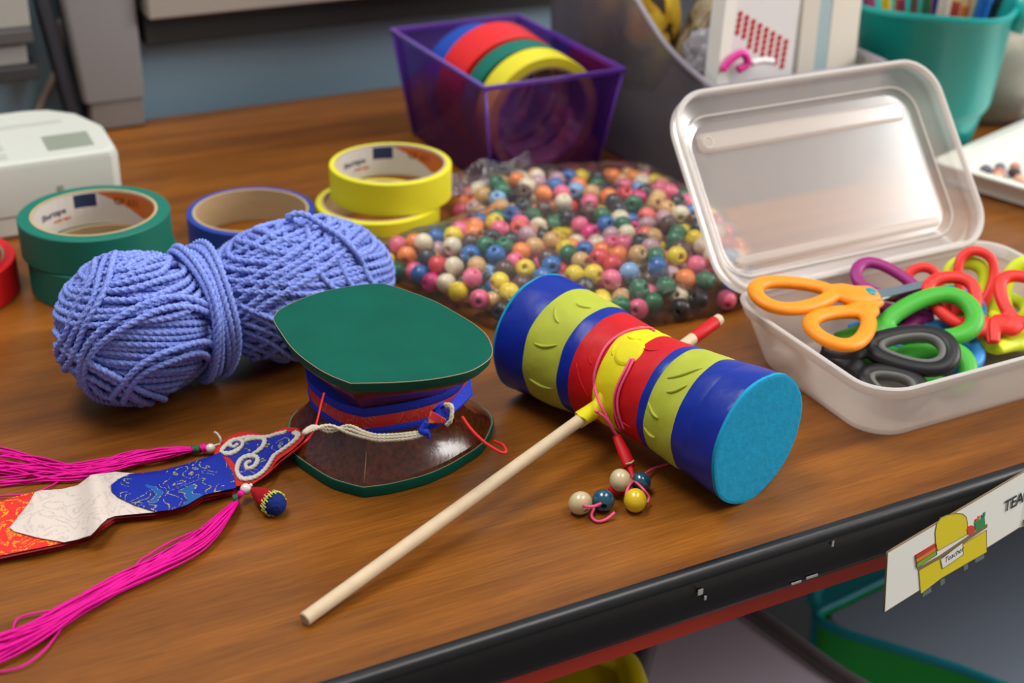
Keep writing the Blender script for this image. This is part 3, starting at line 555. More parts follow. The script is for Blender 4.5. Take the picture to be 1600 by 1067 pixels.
# th: pi/2 is up, pi.. is the side that faces the camera (AXS sign below)
SG = 1 if (AXS @ np.array([0, -1., 0])) > 0 else -1
def th(deg): return math.radians(deg) if SG > 0 else PI-math.radians(deg)    # 0 = facing the camera side, 90 = top
for s0, a0, s1, a1 in ((12.9, 66, 12.0, 52), (12.9, 25, 11.4, 33), (12.9, -12, 11.2, -12), (3.1, 75, 4.4, 50), (4.8, 22, 3.9, 12), (4.8, -5, 4.0, -10), (3.1, 52, 4.0, 38), (11.3, 85, 12.2, 80)):
    crease(s0, th(a0), s1, th(a1), M_tyg, .09, .10)
for s0, a0, s1, a1 in ((9.9, 25, 8.7, -5), (9.6, 45, 9.0, 30), (7.0, -10, 5.8, -16), (6.0, 78, 6.9, 70)): crease(s0, th(a0), s1, th(a1), M_tred, .05, .045)
for s0, a0, s1, a1 in ((8.4, 60, 8.1, 48), (7.5, 82, 8.3, 76)): crease(s0, th(a0), s1, th(a1), M_tyel, .08, .08)
mb = MB(); loft(mb, [[dp(7.5+.75*math.cos(t)*k, th(60)+.30*math.sin(t)*k, drR(7.6)+.11+dz) for t in np.linspace(0, 2*PI, 24, endpoint=False)] for k, dz in ((1.1, -.06), (1.05, 0), (.8, .03))]); mb.build('tape_patch', M_tyel, toy)
# heads: turquoise felt discs, slightly out of round
M_turq = mat('turquoise_felt', '168eb6', .85, .2, bump=.35, bscale=300, mottle=.08, mscale=220)
for s_a, s_b in ((-.16, .06), (15.42, 15.6)):
    mb = MB(); n = 72; lo_ = []
    for s, k in ((s_a, .96), (s_a+.03, 1.0), (s_b-.03, 1.005), (s_b, .97)):
        lo_.append([dp(s, 2*PI*j/n, (3.50+.03*math.sin(3*2*PI*j/n+1)+.025*math.sin(7*2*PI*j/n))*k) for j in range(n)])
    loft(mb, lo_); mb.build('drum_head', M_turq, toy, angle=40)
# stick
SA = at(475, 968, .33); SB = at(1125, 498, 4.35); sd = (SB-SA); SLn = np.linalg.norm(sd); sd /= SLn; a_, b_, w_ = basis(sd)
M_stick = mat('birch', 'c6b091', .55, .35, bump=.25, bscale=60, bstretch=(1, 1, 1), mottle=.06, mscale=140)
def stick(l0, l1, r, name, mt, nd=24, par=None, rr=None):
    mb = MB(); lathe(mb, rr or [(r-.05, l0), (r, l0+.05), (r, l1-.05), (r-.05, l1)], SA, nd, axis=(a_, b_, w_)); return mb.build(name, mt, par or toy, angle=35)
RSK = .33
def pjx(p): q = p-np.array([0, 0, HC]); return 800+F_PX*(q@CR)/(q@_F)
st = stick(0, SLn, RSK, 'stick', M_stick)
mb = MB(); lathe(mb, [(RSK-.06, -.006), (RSK-.06, .01)], SA, 24, axis=(a_, b_, w_)); mb.build('stick_end', mat('end_grain', 'a88c68', .8), st)
stick(SLn-2.55, SLn-.42, .355, 'red_tape_wrap', M_tred, rr=[(.33, SLn-2.55), (.36, SLn-2.5), (.375, SLn-1.6), (.36, SLn-1.0), (.375, SLn-.47), (.33, SLn-.42)])
# yellow collar where stick meets drum
lA = min(np.linspace(0, SLn, 400), key=lambda l: abs(pjx(SA+sd*l)-908))
mb = MB(); n = 28; lo_ = []
for l, r, j_ in ((lA-.1, .36, .03), (lA-.08, .43, .05), (lA+.7, .44, .02), (lA+1.3, .47, .05), (lA+1.65, .62, .1), (lA+1.9, .95, .18)):
    lo_.append([SA+sd*(l+(.10*math.sin(2*t+1) if r < .5 else .15*math.sin(3*t)))+(r+j_*math.sin(3*t+l*2))*(a_*math.cos(t)+b_*math.sin(t)) for t in np.linspace(0, 2*PI, n, endpoint=False)])
loft(mb, lo_); mb.build('yellow_tape_collar', M_tyel, toy, angle=50)
# pink cords
M_pcord = mat('pink_cord', 'e8527c', .45, .4, bump=.3, bscale=1200)
z7 = lambda x, y: (720+x/2.425, 400+y/2.425)
def hitdrum(px, py, lift=.12):
    """point of the real drum surface seen along this sight line"""
    d = ray(px, py); O = np.array([0, 0, HC]); best = None
    for D in np.linspace(62, 84, 1100):
        p = O+d*D; s = (p-C0)@AXN; q = p-C0-AXN*s
        if 0 <= s <= 15.5 and np.linalg.norm(q) <= drR(s)+lift: return p
    return None
def dpath(pts, lift=.13):
    return [hitdrum(*z7(*p), lift) for p in pts if hitdrum(*z7(*p), lift) is not None]
P1 = dpath([(733, 283), (715, 272), (650, 277), (590, 305), (548, 345), (520, 400), (505, 455), (508, 500)])
E1 = [at(*z7(528, 560), 3.75), at(*z7(560, 625), 2.9), at(*z7(592, 683), 1.9)]
mb = MB(); tube(mb, smooth(P1+E1, 6), .075, 8); mb.build('pink_cord', M_pcord, toy)
for o_ in (0, 13):
    P2 = dpath([(645+o_*.8, 388), (618+o_, 440), (590+o_, 500), (580+o_, 550), (585+o_, 600), (605+o_, 655)], .16); mb = MB(); tube(mb, smooth(P2, 6), .07, 8); mb.build('pink_cord', M_pcord, toy)
mb = MB(); tube(mb, smooth([at(*z7(515, 590), 3.5), at(*z7(545, 612), 3.15), at(*z7(575, 655), 2.4), at(*z7(595, 685), 1.85)], 6), .08, 8); sph(mb, at(*z7(515, 589), 3.55), .11, 10, 6); mb.build('pink_cord', M_pcord, toy)
# red sleeve, fork, beads
RA = at(*z7(590, 683), 1.9); RB = at(*z7(640, 800), 1.05); RC = at(*z7(655, 850), .75)
mb = MB(); tube(mb, smooth([RA, (RA+RB)/2+np.array([0, 0, .05]), RB], 5), [.24, .25, .27, .29, .31, .33, .34, .34, .34, .33, .30], 12, sec=(1, .7)); tube(mb, smooth([RB, RC], 4), [.2, .18, .16, .14, .12], 10); mb.build('red_tape_sleeve', M_tred, toy)
mb = MB(); tube(mb, [RB+np.array([-.22, -.1, .25]), RB+np.array([.05, -.12, .34]), RB+np.array([.2, .15, .3])], .05, 6); mb.build('sleeve_tie', M_cream, toy)
def wbead(c, r, mt, hole_dir, parent=None, name='bead', hole=.26):
    a, b, w = basis(hole_dir); prof = []
    h0 = r*hole
    for i in range(15):
        t = -1+2*i/14; al = math.radians(78)*t; prof.append((max(r*math.cos(al)*1.03, h0), r*.93*math.sin(al)/math.sin(math.radians(78))))
    prof += [(h0*.9, r*.6), (h0*.9, -r*.6)]
    mb = MB(); lathe(mb, prof, c, 28, axis=(a, b, w), ring=True); return mb.build(name, mt, parent, angle=60)
M_bn = mat('bead_natural', 'c9b68e', .3, .5, coat=.5, mottle=.05, mscale=200); M_bt = mat('bead_teal', '0e4c63', .2, .6, coat=.7, mottle=.12, mscale=200); M_by = mat('bead_yellow', 'd9b714', .25, .5, coat=.6)
RBD = .56
BC = {k: at(*z7(*p), z) for k, p, z in (('n1', (453, 936), .57), ('t1', (540, 926), .57), ('n2', (605, 850), .95), ('t2', (682, 856), .60), ('y', (661, 926), .58))}
tow = np.array([.1, -.95, .25])
wbead(BC['n1'], .60, M_bn, np.array([.45, -.75, -.25]), toy); wbead(BC['t1'], RBD, M_bt, np.array([.0, -.9, .0]), toy); wbead(BC['n2'], .58, M_bn, np.array([1, -.2, .4]), toy); wbead(BC['t2'], .52, M_bt, np.array([.6, .6, .5]), toy); wbead(BC['y'], .60, M_by, np.array([1, -.1, .15]), toy)
mb = MB(); tube(mb, smooth([at(*z7(465, 944), .75), at(*z7(480, 950), .95), at(*z7(505, 948), 1.0), at(*z7(530, 938), .85)], 6), .08, 8); mb.build('pink_cord', M_pcord, toy)
mb = MB(); tube(mb, smooth([at(*z7(505, 955), .35), at(*z7(495, 985), .12), at(*z7(515, 1005), .1), at(*z7(550, 998), .15), at(*z7(583, 972), .35)], 6), .08, 8); mb.build('pink_cord', M_pcord, toy)
mb = MB(); tube(mb, smooth([RC, at(*z7(637, 872), 1.0), at(*z7(625, 905), .8), at(*z7(632, 925), .6)], 6), .065, 8); mb.build('pink_cord', M_pcord, toy)
mb = MB(); tube(mb, smooth([RC, at(*z7(688, 880), .9), at(*z7(712, 912), .5), at(*z7(706, 936), .3)], 6), .07, 8); mb.build('pink_cord', M_pcord, toy)
mb = MB(); tube(mb, smooth([at(*z7(690, 830), .5), at(*z7(730, 805), .3), at(*z7(790, 785), .25), at(*z7(840, 760), .3)], 6), .07, 8); mb.build('pink_cord', M_pcord, toy)
mb = MB(); tube(mb, smooth([at(*z7(565, 882), .35), at(*z7(590, 892), .4), at(*z7(625, 880), .35)], 5), [.14, .2, .2, .2, .2, .22, .2, .2, .2, .2, .12], 10); mb.build('red_tape_sleeve', M_tred, toy)
mb = MB(); tube(mb, smooth([at(*z7(625, 880), .35), at(*z7(650, 862), .5), at(*z7(668, 850), .6)], 5), .1, 8); mb.build('pink_cord', M_pcord, toy)
# ================================================================ YARN SKEIN
M_yarn = NT('periwinkle_wool')
def _yn():
    N = M_yarn; b = N.b; b.inputs['Roughness'].default_value = .9; b.inputs['Specular IOR Level'].default_value = .15
    tc = N.n('ShaderNodeTexCoord'); no = N.n('ShaderNodeTexNoise', i_Scale=900., i_Detail=2.); N.l(tc.outputs['Object'], no.inputs['Vector'])
    cr = N.n('ShaderNodeValToRGB'); e = cr.color_ramp.elements; e[0].position = .3; e[0].color = lin('6476ca'); e[1].position = .7; e[1].color = lin('93a4e6'); N.l(no.outputs['Fac'], cr.inputs[0]); N.l(cr.outputs[0], b.inputs['Base Color'])
    bp = N.n('ShaderNodeBump', i_Strength=.5, i_Distance=.0005); N.l(no.outputs['Fac'], bp.inputs['Height']); N.l(bp.outputs[0], b.inputs['Normal'])
_yn(); M_yarn = M_yarn.m
CL = at(214, 512, 4.4); CRt = at(462, 450, 4.3)
yax = CRt-CL; yax /= np.linalg.norm(yax); ya, yb, yw = basis(yax)           # ya horizontal, yb up
if yb[2] < 0: ya, yb = -ya, -yb
# view-facing horizontal direction
yarn = thing('yarn_skein', ((CL+CRt)/2*np.array([1, 1, 0])), 'periwinkle blue wool yarn skein tied round its middle', 'yarn')
LL = dict(c=CL, r=(4.15, 3.95, 4.1)); RL = dict(c=CRt, r=(4.1, 3.95, 6.0))   # radii: side, up, along axis
def lobe_pt(Lb, v, k): c = Lb['c']; r = Lb['r']; return c+k*(ya*v[0]*r[0]+yb*v[1]*r[1]+yw*v[2]*r[2])
def core(Lb, k): 
    mb = MB(); sph(mb, (0, 0, 0), 1, 28, 18); mb.v = [tuple(lobe_pt(Lb, v, k)) for v in mb.v]; return mb
for Lb in (LL, RL): core(Lb, .94).build('wool_core', M_yarn, yarn)
SR = .185
def wind(mb, Lb, nrm, offs, k0, wig=.02, t0=0, t1=2*PI, dk=0):
    nrm = np.array(nrm, float); nrm /= np.linalg.norm(nrm); a = np.cross(nrm, (0, 0, 1)); a = a/np.linalg.norm(a) if np.linalg.norm(a) > .1 else np.array([1., 0, 0]); b = np.cross(nrm, a)
    for o in offs:
        rr = math.sqrt(max(1-o*o, .01)); full = abs(t1-t0-2*PI) < 1e-6; L = 2*PI*4.2*rr*(t1-t0)/(2*PI); n = max(int(L/.16), 12); ts = np.linspace(t0, t1, n, endpoint=not full); ph = random.uniform(0, 6); P_ = []
        for t in ts:
            w_ = wig*math.sin(2*t+ph)+wig*.5*math.sin(5*t+ph*2); o_ = o+w_; r_ = math.sqrt(max(1-o_*o_, .01)); v = nrm*o_+r_*(a*math.cos(t)+b*math.sin(t)); v /= np.linalg.norm(v)
            P_.append(lobe_pt(Lb, v, k0+.012*math.sin(3*t+ph)+dk*math.sin((t-t0)/(t1-t0)*PI)))
        tube(mb, P_, SR, 9, closed=full, lobes=3, la=.20, twist=5.2)
def offs(a, b, step=.092): return list(np.arange(a, b, step))
# direction toward the camera in lobe coordinates
def tocam(Lb): v = np.array([0, 0, HC])-Lb['c']; v /= np.linalg.norm(v); return np.array([v@ya, v@yb, v@yw])
# lobe basis for image directions: rightward and upward on the picture, in lobe coordinates
def loc(v): return np.array([v@ya, v@yb, v@yw])
imR, imU = loc(CR), loc(CU)
vc = tocam(LL)
def ndir(ang): t = math.radians(ang); return imR*math.cos(t)+imU*math.sin(t)   # normal at this angle in the picture: strands run perpendicular to it
mb = MB()
wind(mb, LL, ndir(85)+.15*vc, offs(-.96, .96), .955, .015)                 # nearly horizontal strands beneath
mb.build('wool_strands', M_yarn, yarn)
mb = MB()
wind(mb, LL, ndir(-28)+.1*vc, offs(-.95, -.22), .995, .015)                # steep strands on the left
wind(mb, LL, ndir(-62)+.1*vc, offs(-.96, -.45), 1.02, .015)
mb.build('wool_strands', M_yarn, yarn)
mb = MB()
wind(mb, LL, ndir(100)+.35*vc, offs(.36, .92), 1.045, .02)                  # arching over the top
wind(mb, LL, ndir(55)-.1*vc, offs(-.98, -.60), 1.05, .02)
mb.build('wool_strands', M_yarn, yarn)
mb = MB()
wind(mb, LL, ndir(160)+.30*vc, [.60, .69, .78], 1.07, .03)                  # loops round the left end
wind(mb, LL, ndir(120)-.62*vc, [-.50, -.41], 1.09, .02)
wind(mb, LL, ndir(-60)+.2*vc, [.70, .79], 1.06, .02)
mb.build('wool_strands', M_yarn, yarn)
mb = MB()
vr = tocam(RL)
wind(mb, RL, ndir(62), offs(-.97, .97, .10), .95, .02)
mb.build('wool_strands', M_yarn, yarn)
mb = MB()
wind(mb, RL, ndir(118)+.1*vr, offs(-.80, .90, .115), .985, .03)
mb.build('wool_strands', M_yarn, yarn)
mb = MB()
wind(mb, RL, ndir(80)+.35*vr, offs(.30, .95, .11), 1.01, .035)
wind(mb, RL, ndir(55)-.2*vr, offs(-.95, -.35, .10), 1.02, .02)
wind(mb, RL, ndir(135)+.2*vr, [.05, .16, .28, .42], 1.03, .03)
wind(mb, RL, ndir(30)+.1*vr, [.62, .74, .86], 1.03, .03)
mb.build('wool_strands', M_yarn, yarn)
# tie round the waist
wc = CL+yw*(np.linalg.norm(CRt-CL)*.37); mb = MB()
for k in range(5):
    for lay in range(2):
        off = (k-2)*.28+lay*.13; tl = .10*math.sin(k*1.7+lay); P_ = []
        for t in np.linspace(0, 2*PI, 130, endpoint=False):
            R_ = 3.38+.12*abs(k-2)+lay*.22+.05*math.sin(2*t+k); P_.append(wc+yw*(off+tl*2*math.sin(t+.4*lay)+.12*math.sin(3*t+k))+R_*(ya*math.cos(t)*.98+yb*math.sin(t))+np.array([0, 0, -.0]))
        tube(mb, P_, SR, 9, closed=True, lobes=3, la=.2, twist=5.2)
mb.build('waist_tie', M_yarn, yarn)
mb = MB(); tube(mb, smooth([at(500, 372, 7.6), at(462, 348, 8.3), at(450, 340, 8.8), at(462, 334, 9.0), at(480, 337, 8.9), at(505, 352, 8.5), at(535, 372, 7.9), at(560, 400, 6.9), at(572, 430, 5.5)], 10), SR, 9, lobes=3, la=.2, twist=5.2); mb.build('loose_strand', M_yarn, yarn)
# ================================================================ BAG OF BEADS
BO = smooth([(32.4, 82.6), (33.2, 78.5), (34.6, 73.6), (36.6, 69.2), (40.5, 67.2), (45.0, 66.6), (50.0, 66.3), (53.4, 67.2), (55.2, 70.5), (57.2, 76.0), (57.9, 81.0), (57.2, 86.8), (54.5, 89.0), (48.5, 90.2), (43.5, 90.4), (41.4, 88.0), (40.4, 84.8), (37.5, 83.2)], 6, True)
def inside(x, y, P):
    x0, y0 = P[:, 0], P[:, 1]; x1, y1 = np.roll(x0, -1), np.roll(y0, -1); c = ((y0 > y) != (y1 > y)) & (x < (x1-x0)*(y-y0)/(y1-y0+1e-12)+x0); return bool(c.sum() % 2)
def edged(x, y): a = BO; b = np.roll(BO, -1, 0); d = b-a; t = np.clip(((x-a[:, 0])*d[:, 0]+(y-a[:, 1])*d[:, 1])/(d**2).sum(1), 0, 1); return np.hypot(x-a[:, 0]-t*d[:, 0], y-a[:, 1]-t*d[:, 1]).min()
def bagh(x, y):
    """top of the pile (cm)"""
    e = edged(x, y) if inside(x, y, BO) else 0
    base = 2.9*math.sqrt(1-(1-min(e/3.2, 1))**2)
    return base+.45*math.sin(x*.42+1)*math.sin(y*.38)*min(e/3, 1)+.5*math.exp(-((x-50)**2+(y-71)**2)/30)-.6*math.exp(-((x-45.5)/1.6)**2)*min(e/3, 1)*(.6+.4*math.sin(y*.5))
BR = .655
beads = []
def tryb(x, y, z, r):
    for b in beads:
        if abs(b[0]-x) < 1.32 and abs(b[1]-y) < 1.32 and (b[0]-x)**2+(b[1]-y)**2+(b[2]-z)**2 < (2*r*.90)**2: return False
    beads.append((x, y, z)); return True
for it in range(16000):
    x, y = rng.uniform(33, 60.5), rng.uniform(66, 92.5)
    if not inside(x, y, BO) or edged(x, y) < BR*.45: continue
    z = max(bagh(x, y)-BR-rng.uniform(0, .25), BR+.03)
    tryb(x, y, z, BR)
ntop = len(beads)
for it in range(16000):
    x, y = rng.uniform(33, 60.5), rng.uniform(66, 92.5)
    if not inside(x, y, BO) or edged(x, y) < BR: continue
    zt = bagh(x, y)-BR; z = max(zt-rng.uniform(.6, 1.25), BR+.03)
    tryb(x, y, z, BR)
BCOL = [('pink', 'e8688c', 13), ('hot_pink', 'da2a7c', 5), ('orange', 'f08438', 10), ('yellow', 'e8cc1c', 12), ('cream', 'e2d6b8', 14), ('blue', '2368b0', 8), ('green', '1a6e48', 9), ('red', 'd4323a', 5), ('brown', '56392e', 7), ('black', '28262a', 13), ('tan', 'cfa468', 8), ('coral', 'e8655a', 5), ('light_blue', '7eaad6', 3), ('mauve', 'b8939c', 8)]
wts = np.array([c[2] for c in BCOL], float); wts /= wts.sum()
bmats = [mat('bead_'+c[0], c[1], .35, .5, coat=.3) for c in BCOL]
protos = []
def bead_mesh(mt, r):
    prof = []
    for i in range(9):
        al = math.radians(72)*(-1+2*i/8); prof.append((r*math.cos(al)*1.02, r*.93*math.sin(al)/math.sin(math.radians(72))))
    prof += [(r*.22, r*.5), (r*.22, -r*.5)]; mb = MB(); lathe(mb, prof, (0, 0, 0), 16, ring=True); return mb
campos = np.array([0, 0, HC])
order = sorted(range(len(beads)), key=lambda i: -(beads[i][2]*0.0+(1 if i < ntop else 0)*1000-np.linalg.norm(T(*beads[i])-campos)))
vis300 = order[:300]; rest = order[300:]
names = {c[0]: c[0].replace('_', ' ') for c in BCOL}
for i in vis300:
    k = int(rng.choice(len(BCOL), p=wts)); c = BCOL[k][0]
    if c not in [p[0] for p in protos]:
        o = bead_mesh(bmats[k], BR).build('wooden_bead', bmats[k], local=True); protos.append((c, o))
    else:
        src = [p[1] for p in protos if p[0] == c][0]; o = src.copy(); COL.objects.link(o)
    o.location = W(T(*beads[i])); o.rotation_euler = (rng.uniform(0, PI), rng.uniform(0, PI), rng.uniform(0, PI))
    tag(o, 'small round %s wooden bead loose inside the clear plastic bag' % names[c], 'bead', '%s beads in the bag' % names[c])
mbr = MB(); base = [bead_mesh(None, BR)]
bv = np.array(base[0].v)
for i in rest:
    a = rng.normal(size=(3, 3)); q, _ = np.linalg.qr(a); mbr.add(bv@q.T+T(*beads[i]), base[0].f, int(rng.choice(len(BCOL), p=wts)))
if rest: o = mbr.build('bead_filling', bmats); tag(o, 'mass of mixed wooden beads farther back and deeper in the clear bag', 'beads', kind='stuff')
# film
M_film = clear_mat('bag_film', 'f4f4f6', .04, gloss=.33, grough=.12, wrinkle=1.0, wscale=45)
bagt = thing('plastic_bag', T(47, 79, 0), 'clear crinkled plastic bag full of multicoloured wooden beads', 'bag')
cen = np.array([46.8, 79.3]); NB = len(BO); mb = MB(); rings = []
r2 = np.random.default_rng(4); pha = r2.uniform(0, 6, 12)
def wrk(x, y): return .10*math.sin(x*1.9+math.sin(y*.9)*2+pha[0])+.09*math.sin(y*2.3+x*.8+pha[1])+.07*math.sin(x*3.7-y*1.9+pha[2])+.16*abs(math.sin(x*.7-y*.45+pha[3]))
for k in (1.012, 1.0, .985, .96, .92, .87, .81, .74, .66, .57, .48, .38, .28, .18, .09):
    L = []
    for p in BO:
        q = cen+(p-cen)*k; h = bagh(*q) if k < 1 else 0; z = .55 if k > 1.01 else (.7+max(h, 0)+.12+wrk(*q)*(1-k)*3 if k >= .96 else max(h, .6)+.14+wrk(*q)); L.append(T(q[0], q[1], max(z, .1) if k < 1 else (.5 if k > 1.005 else .9)))
    rings.append(L)
loft(mb, [[T(*(cen+(p-cen)*.97), .03) for p in BO]]+[[T(*(cen+(p-cen)*1.012), .2) for p in BO]]+rings, cap0=False); mb.build('bag_film', M_film, bagt)
mb = MB(); n = 26
sm0, sm1 = [], []
for i in range(n+1):
    t = i/n; x = 40.6+t*8; y = 90.2+.3*math.sin(t*5)-.9*(1-t)*2; sm0.append(T(x, y-.9, 1.7+.2*math.sin(t*17))); sm1.append(T(x-.2-.6*(1-t), y+.35+.2*math.sin(t*11), 3.2+.35*math.sin(t*13+1)))
loft(mb, [sm0, sm1], closed_loop=False); o = mb.build('bag_seal', M_film, bagt)
# ================================================================ PENCIL BOX WITH SCISSORS
M_frost = clear_mat('frosted_plastic', 'f0e9e4', .42, tint='fcf8f4', gloss=.2, grough=.27)
M_frost_e = clear_mat('frosted_edge', 'ece6e1', .72, gloss=.12, grough=.4)
bx0, bx1, by0, by1, bh = 46.9, 67.3, 48.1, 61.8, 4.0
pbx = thing('pencil_box', T(57, 55, 0), 'open frosted plastic box with raised lid, holding a pile of scissors', 'box')
def bc(i, z, zz=None): d = 1.3*(1-z/bh)+i; return [T(x, y, z if zz is None else zz) for x, y in rrect(bx0+d, bx1-d, by0+d, by1-d, 2.3-i*.6, 10)]
mb = MB(); loft(mb, [bc(.55, 0, .02), bc(.15, .12), bc(0, .5), bc(0, 3.55), bc(0, 4.0), bc(.16, 4.0), bc(.16, .5), bc(.5, .2)]); mb.build('box_base', M_frost, pbx, angle=50)
mb = MB(); loft(mb, [bc(-.14, 3.35), bc(-.16, 3.5), bc(-.14, 4.0), bc(-.05, 4.06), bc(.1, 4.06), bc(.18, 4.0), bc(.18, 3.4)], ring=True); mb.build('box_rim', M_frost_e, pbx, angle=40)
# lid: local frame u (along the box), v (up the lid), w (towards the viewer: its inside)
lo0 = T(bx0, 62.3, 3.2); al = math.radians(50.5)
lu = T(1, 0, 0); lv = T(0, math.cos(al), 0)+np.array([0, 0, math.sin(al)]); lw = np.cross(lu, lv); 
LWd, LH = 20.6, 12.9
def ld(u, v, w): return lo0+lu*u+lv*v+lw*w
def lr(i, w): return [ld(u, v, w) for u, v in rrect(i, LWd-i, i, LH-i, 2.5-i*.5, 10)]
mb = MB(); loft(mb, [lr(0, 1.25), lr(-.05, .3), lr(.05, .1), lr(.4, 0), lr(1.1, -.25), lr(1.6, -.45)], cap0=False, cap1=True)
lid = mb.build('lid', M_frost, pbx, angle=60)
mb = MB(); loft(mb, [lr(-.08, 1.0), lr(-.12, 1.2), lr(-.05, 1.32), lr(.12, 1.32), lr(.2, 1.2), lr(.15, .95)], ring=True); mb.build('lid_rim', M_frost_e, lid, angle=40)
for v0, v1 in ((1.9, 2.6), (LH-3.5, LH-2.2)):
    mb = MB(); loft(mb, [[ld(u, v, w) for u, v in rrect(2.1+q, LWd-2.2-q, v0+q, v1-q, .3, 4)] for q, w in ((0, -.44), (.1, -.2), (.22, -.16))]); mb.build('lid_ridge', M_frost, lid, angle=50)
mb = MB(); tube(mb, [ld(u, v, -.12) for u, v in rrect(1.2, LWd-1.2, 1.2, LH-1.2, 1.8, 8)], .07, 6, closed=True); mb.build('lid_step', M_frost_e, lid)
mb = MB(); tube(mb, [ld(2.7+.35*math.cos(t), LH-2.9+.35*math.sin(t), -.13) for t in np.linspace(0, 2*PI, 24, endpoint=False)], .04, 6, closed=True); mb.build('moulded_ring', M_frost_e, lid)
# ---- scissors
M_steel = mat('steel', 'a9a9a9', .28, metal=1.0)
def scissors(pv, gp, col, label, kind='oval', up=(0, 0, 1), L=8.6, spread=.9, scale=1, screw='8a8a86', blades=True, insert=None, flip=1, fat=.52, off=.35, sw=1., taper=1., small=1.):
    """pv pivot point, gp middle of the grip loops (cm); handles run from pv to gp"""
    pv = np.array(pv, float); gp = np.array(gp, float); t = thing('scissors', pv, label, 'scissors')
    x = pv-gp; D = np.linalg.norm(x); x /= D; up = np.array(up, float); z = up-x*(up@x); z /= np.linalg.norm(z); y = np.cross(z, x)*flip
    def f(a, b, c): return pv+x*a+y*b+z*c
    mt = mat('handle_'+col, col, .45, .35); ms = mat('pivot_'+screw, screw, .3, metal=.6 if screw == '8a8a86' else 0)
    hs = []
    for s_ in (1, -1):
        big = s_ == 1; ra, rb = ((2.45, 1.35) if big else (1.75*small, 1.15*small)) if kind == 'oval' else (1.55, 1.3)
        ra *= scale; rb *= scale; tilt = -s_*.22; cx = -D+(0 if big else off); cy = s_*(rb+.12+spread*.35)
        zo = s_*.10
        mb = MB(); P_ = []
        for q in np.linspace(0, 2*PI, 44, endpoint=False):
            a = ra*math.cos(q)*(1+.12*math.cos(q)); b = rb*math.sin(q)*(1-.26*math.cos(q)); P_.append(f(cx+a*math.cos(tilt)-b*math.sin(tilt), cy+a*math.sin(tilt)+b*math.cos(tilt), zo))
        tube(mb, P_, fat*scale, 12, closed=True, sec=(1.0, .72), up=z)
        # shank from the loop to the pivot
        S0 = np.array([cx+ra*1.0, cy-s_*ra*.20]); sh = smooth([(S0[0]+.05, S0[1], 0), (S0[0]+.5*(-.3-S0[0]), S0[1]*.55, 0), (-.9, s_*.28, 0), (.55, s_*.05, 0)], 6)
        w_ = np.interp(np.linspace(0, 1, len(sh)), [0, .3, .7, 1], [.62, .95, 1.0*taper, .75*taper])*scale*sw
        tube(mb, [f(p[0], p[1], zo) for p in sh], w_, 12, sec=(1, .48), up=z)
        h = mb.build('handle', mt, t); hs.append(h); rm = h.modifiers.new('fuse', 'REMESH'); rm.mode = 'VOXEL'; rm.voxel_size = .0007; rm.use_smooth_shade = True; sm_ = h.modifiers.new('soften', 'SMOOTH'); sm_.iterations = 10; sm_.factor = .6
        if insert:
            mb = MB(); tube(mb, [p+(f(cx, cy, zo)-p)*.26 for p in P_], .26*scale, 8, closed=True, sec=(1, 1.5), up=z); mb.build('grip_lining', mat('lining_'+insert, insert, .6), h)
        if blades:
            mb = MB(); sp = -s_*.06*spread
            def bl(u, v, w): return f(.2+u, sp*u+s_*v, w+s_*.05)
            out = [(0, .42), (.8, .46), (L*.55, .34), (L*.9, .14), (L, .0), (L*.9, -.10), (L*.5, -.24), (.6, -.34), (0, -.3)]
            loft(mb, [[bl(u, v, w) for u, v in out] for w in (-.045, .045)]); mb.build('blade', M_steel, t, smooth=False)
    if taper < 1: return t
    mb = MB(); r_ = .36 if screw != '8a8a86' else .24; lathe(mb, [(r_, 0), (r_, .5*scale), (r_*.8, .56*scale), (.02, .58*scale)], f(0, 0, 0), 20, axis=(x, y, z)); mb.build('screw', ms, t, angle=40)
    return t
z8 = lambda x, y: (1150+x/3.556, 400+y/3.556)
def s8(x, y, z): return at(*z8(x, y), z)
scissors(s8(735, 232, 4.1), s8(405, 312, 4.3), 'f08a10', 'orange handled scissors lying across the left end of the box, blade pointing right', L=6.4, spread=.7, screw='1c8a90', up=(-.05, -.25, 1), flip=1, off=.95, fat=.5, small=1.22)
scissors(s8(525, 535, 2.3), s8(965, 640, 2.0), '0b0a0f', 'black scissors with grey lined grip at the near front of the box', L=4, spread=.3, blades=False, insert='5c5c58', up=(.15, -.55, 1), scale=.95, flip=-1, fat=.56, off=.6)
scissors(s8(612, 500, 1.9), s8(1130, 485, 2.2), '3fa52c', 'green handled scissors with one large loop, behind the black pair', L=4, spread=.4, blades=False, up=(.05, -.5, 1), scale=1.12, flip=-1)
scissors(s8(690, 440, 1.4), s8(1180, 420, 1.7), '2b86c8', 'light blue handled scissors beneath the green pair', L=4, spread=.6, blades=False, up=(0, -.3, 1), scale=1.05, flip=-1)
scissors(s8(1050, 300, 2.7), s8(815, 250, 3.1), '8d1769', 'purple handled scissors in the middle of the pile, under the orange blade', L=5, spread=.8, up=(0, -.5, 1), scale=.82, blades=False, fat=.5)
scissors(s8(1425, 440, 2.2), s8(1400, 215, 3.7), 'de2a1e', 'red handled scissors standing up foremost on the right of the pile', kind='round', L=5, spread=1.6, up=(0, -1, .75), scale=1.08, blades=False, fat=.40, sw=.8, taper=.5)
scissors(s8(1200, 290, 2.2), s8(1180, 130, 3.6), 'd92b22', 'red handled scissors behind the other red pair, loops to the back', kind='oval', L=5, spread=1.3, up=(0, -1, .8), scale=.8, blades=False, fat=.42, sw=.7, taper=.6)
scissors(s8(1400, 330, 1.6), s8(1440, 170, 3.1), 'c3d418', 'lime yellow handled scissors farthest back in the box', L=5, spread=1.2, up=(0, -.8, .9), scale=.95, blades=False)
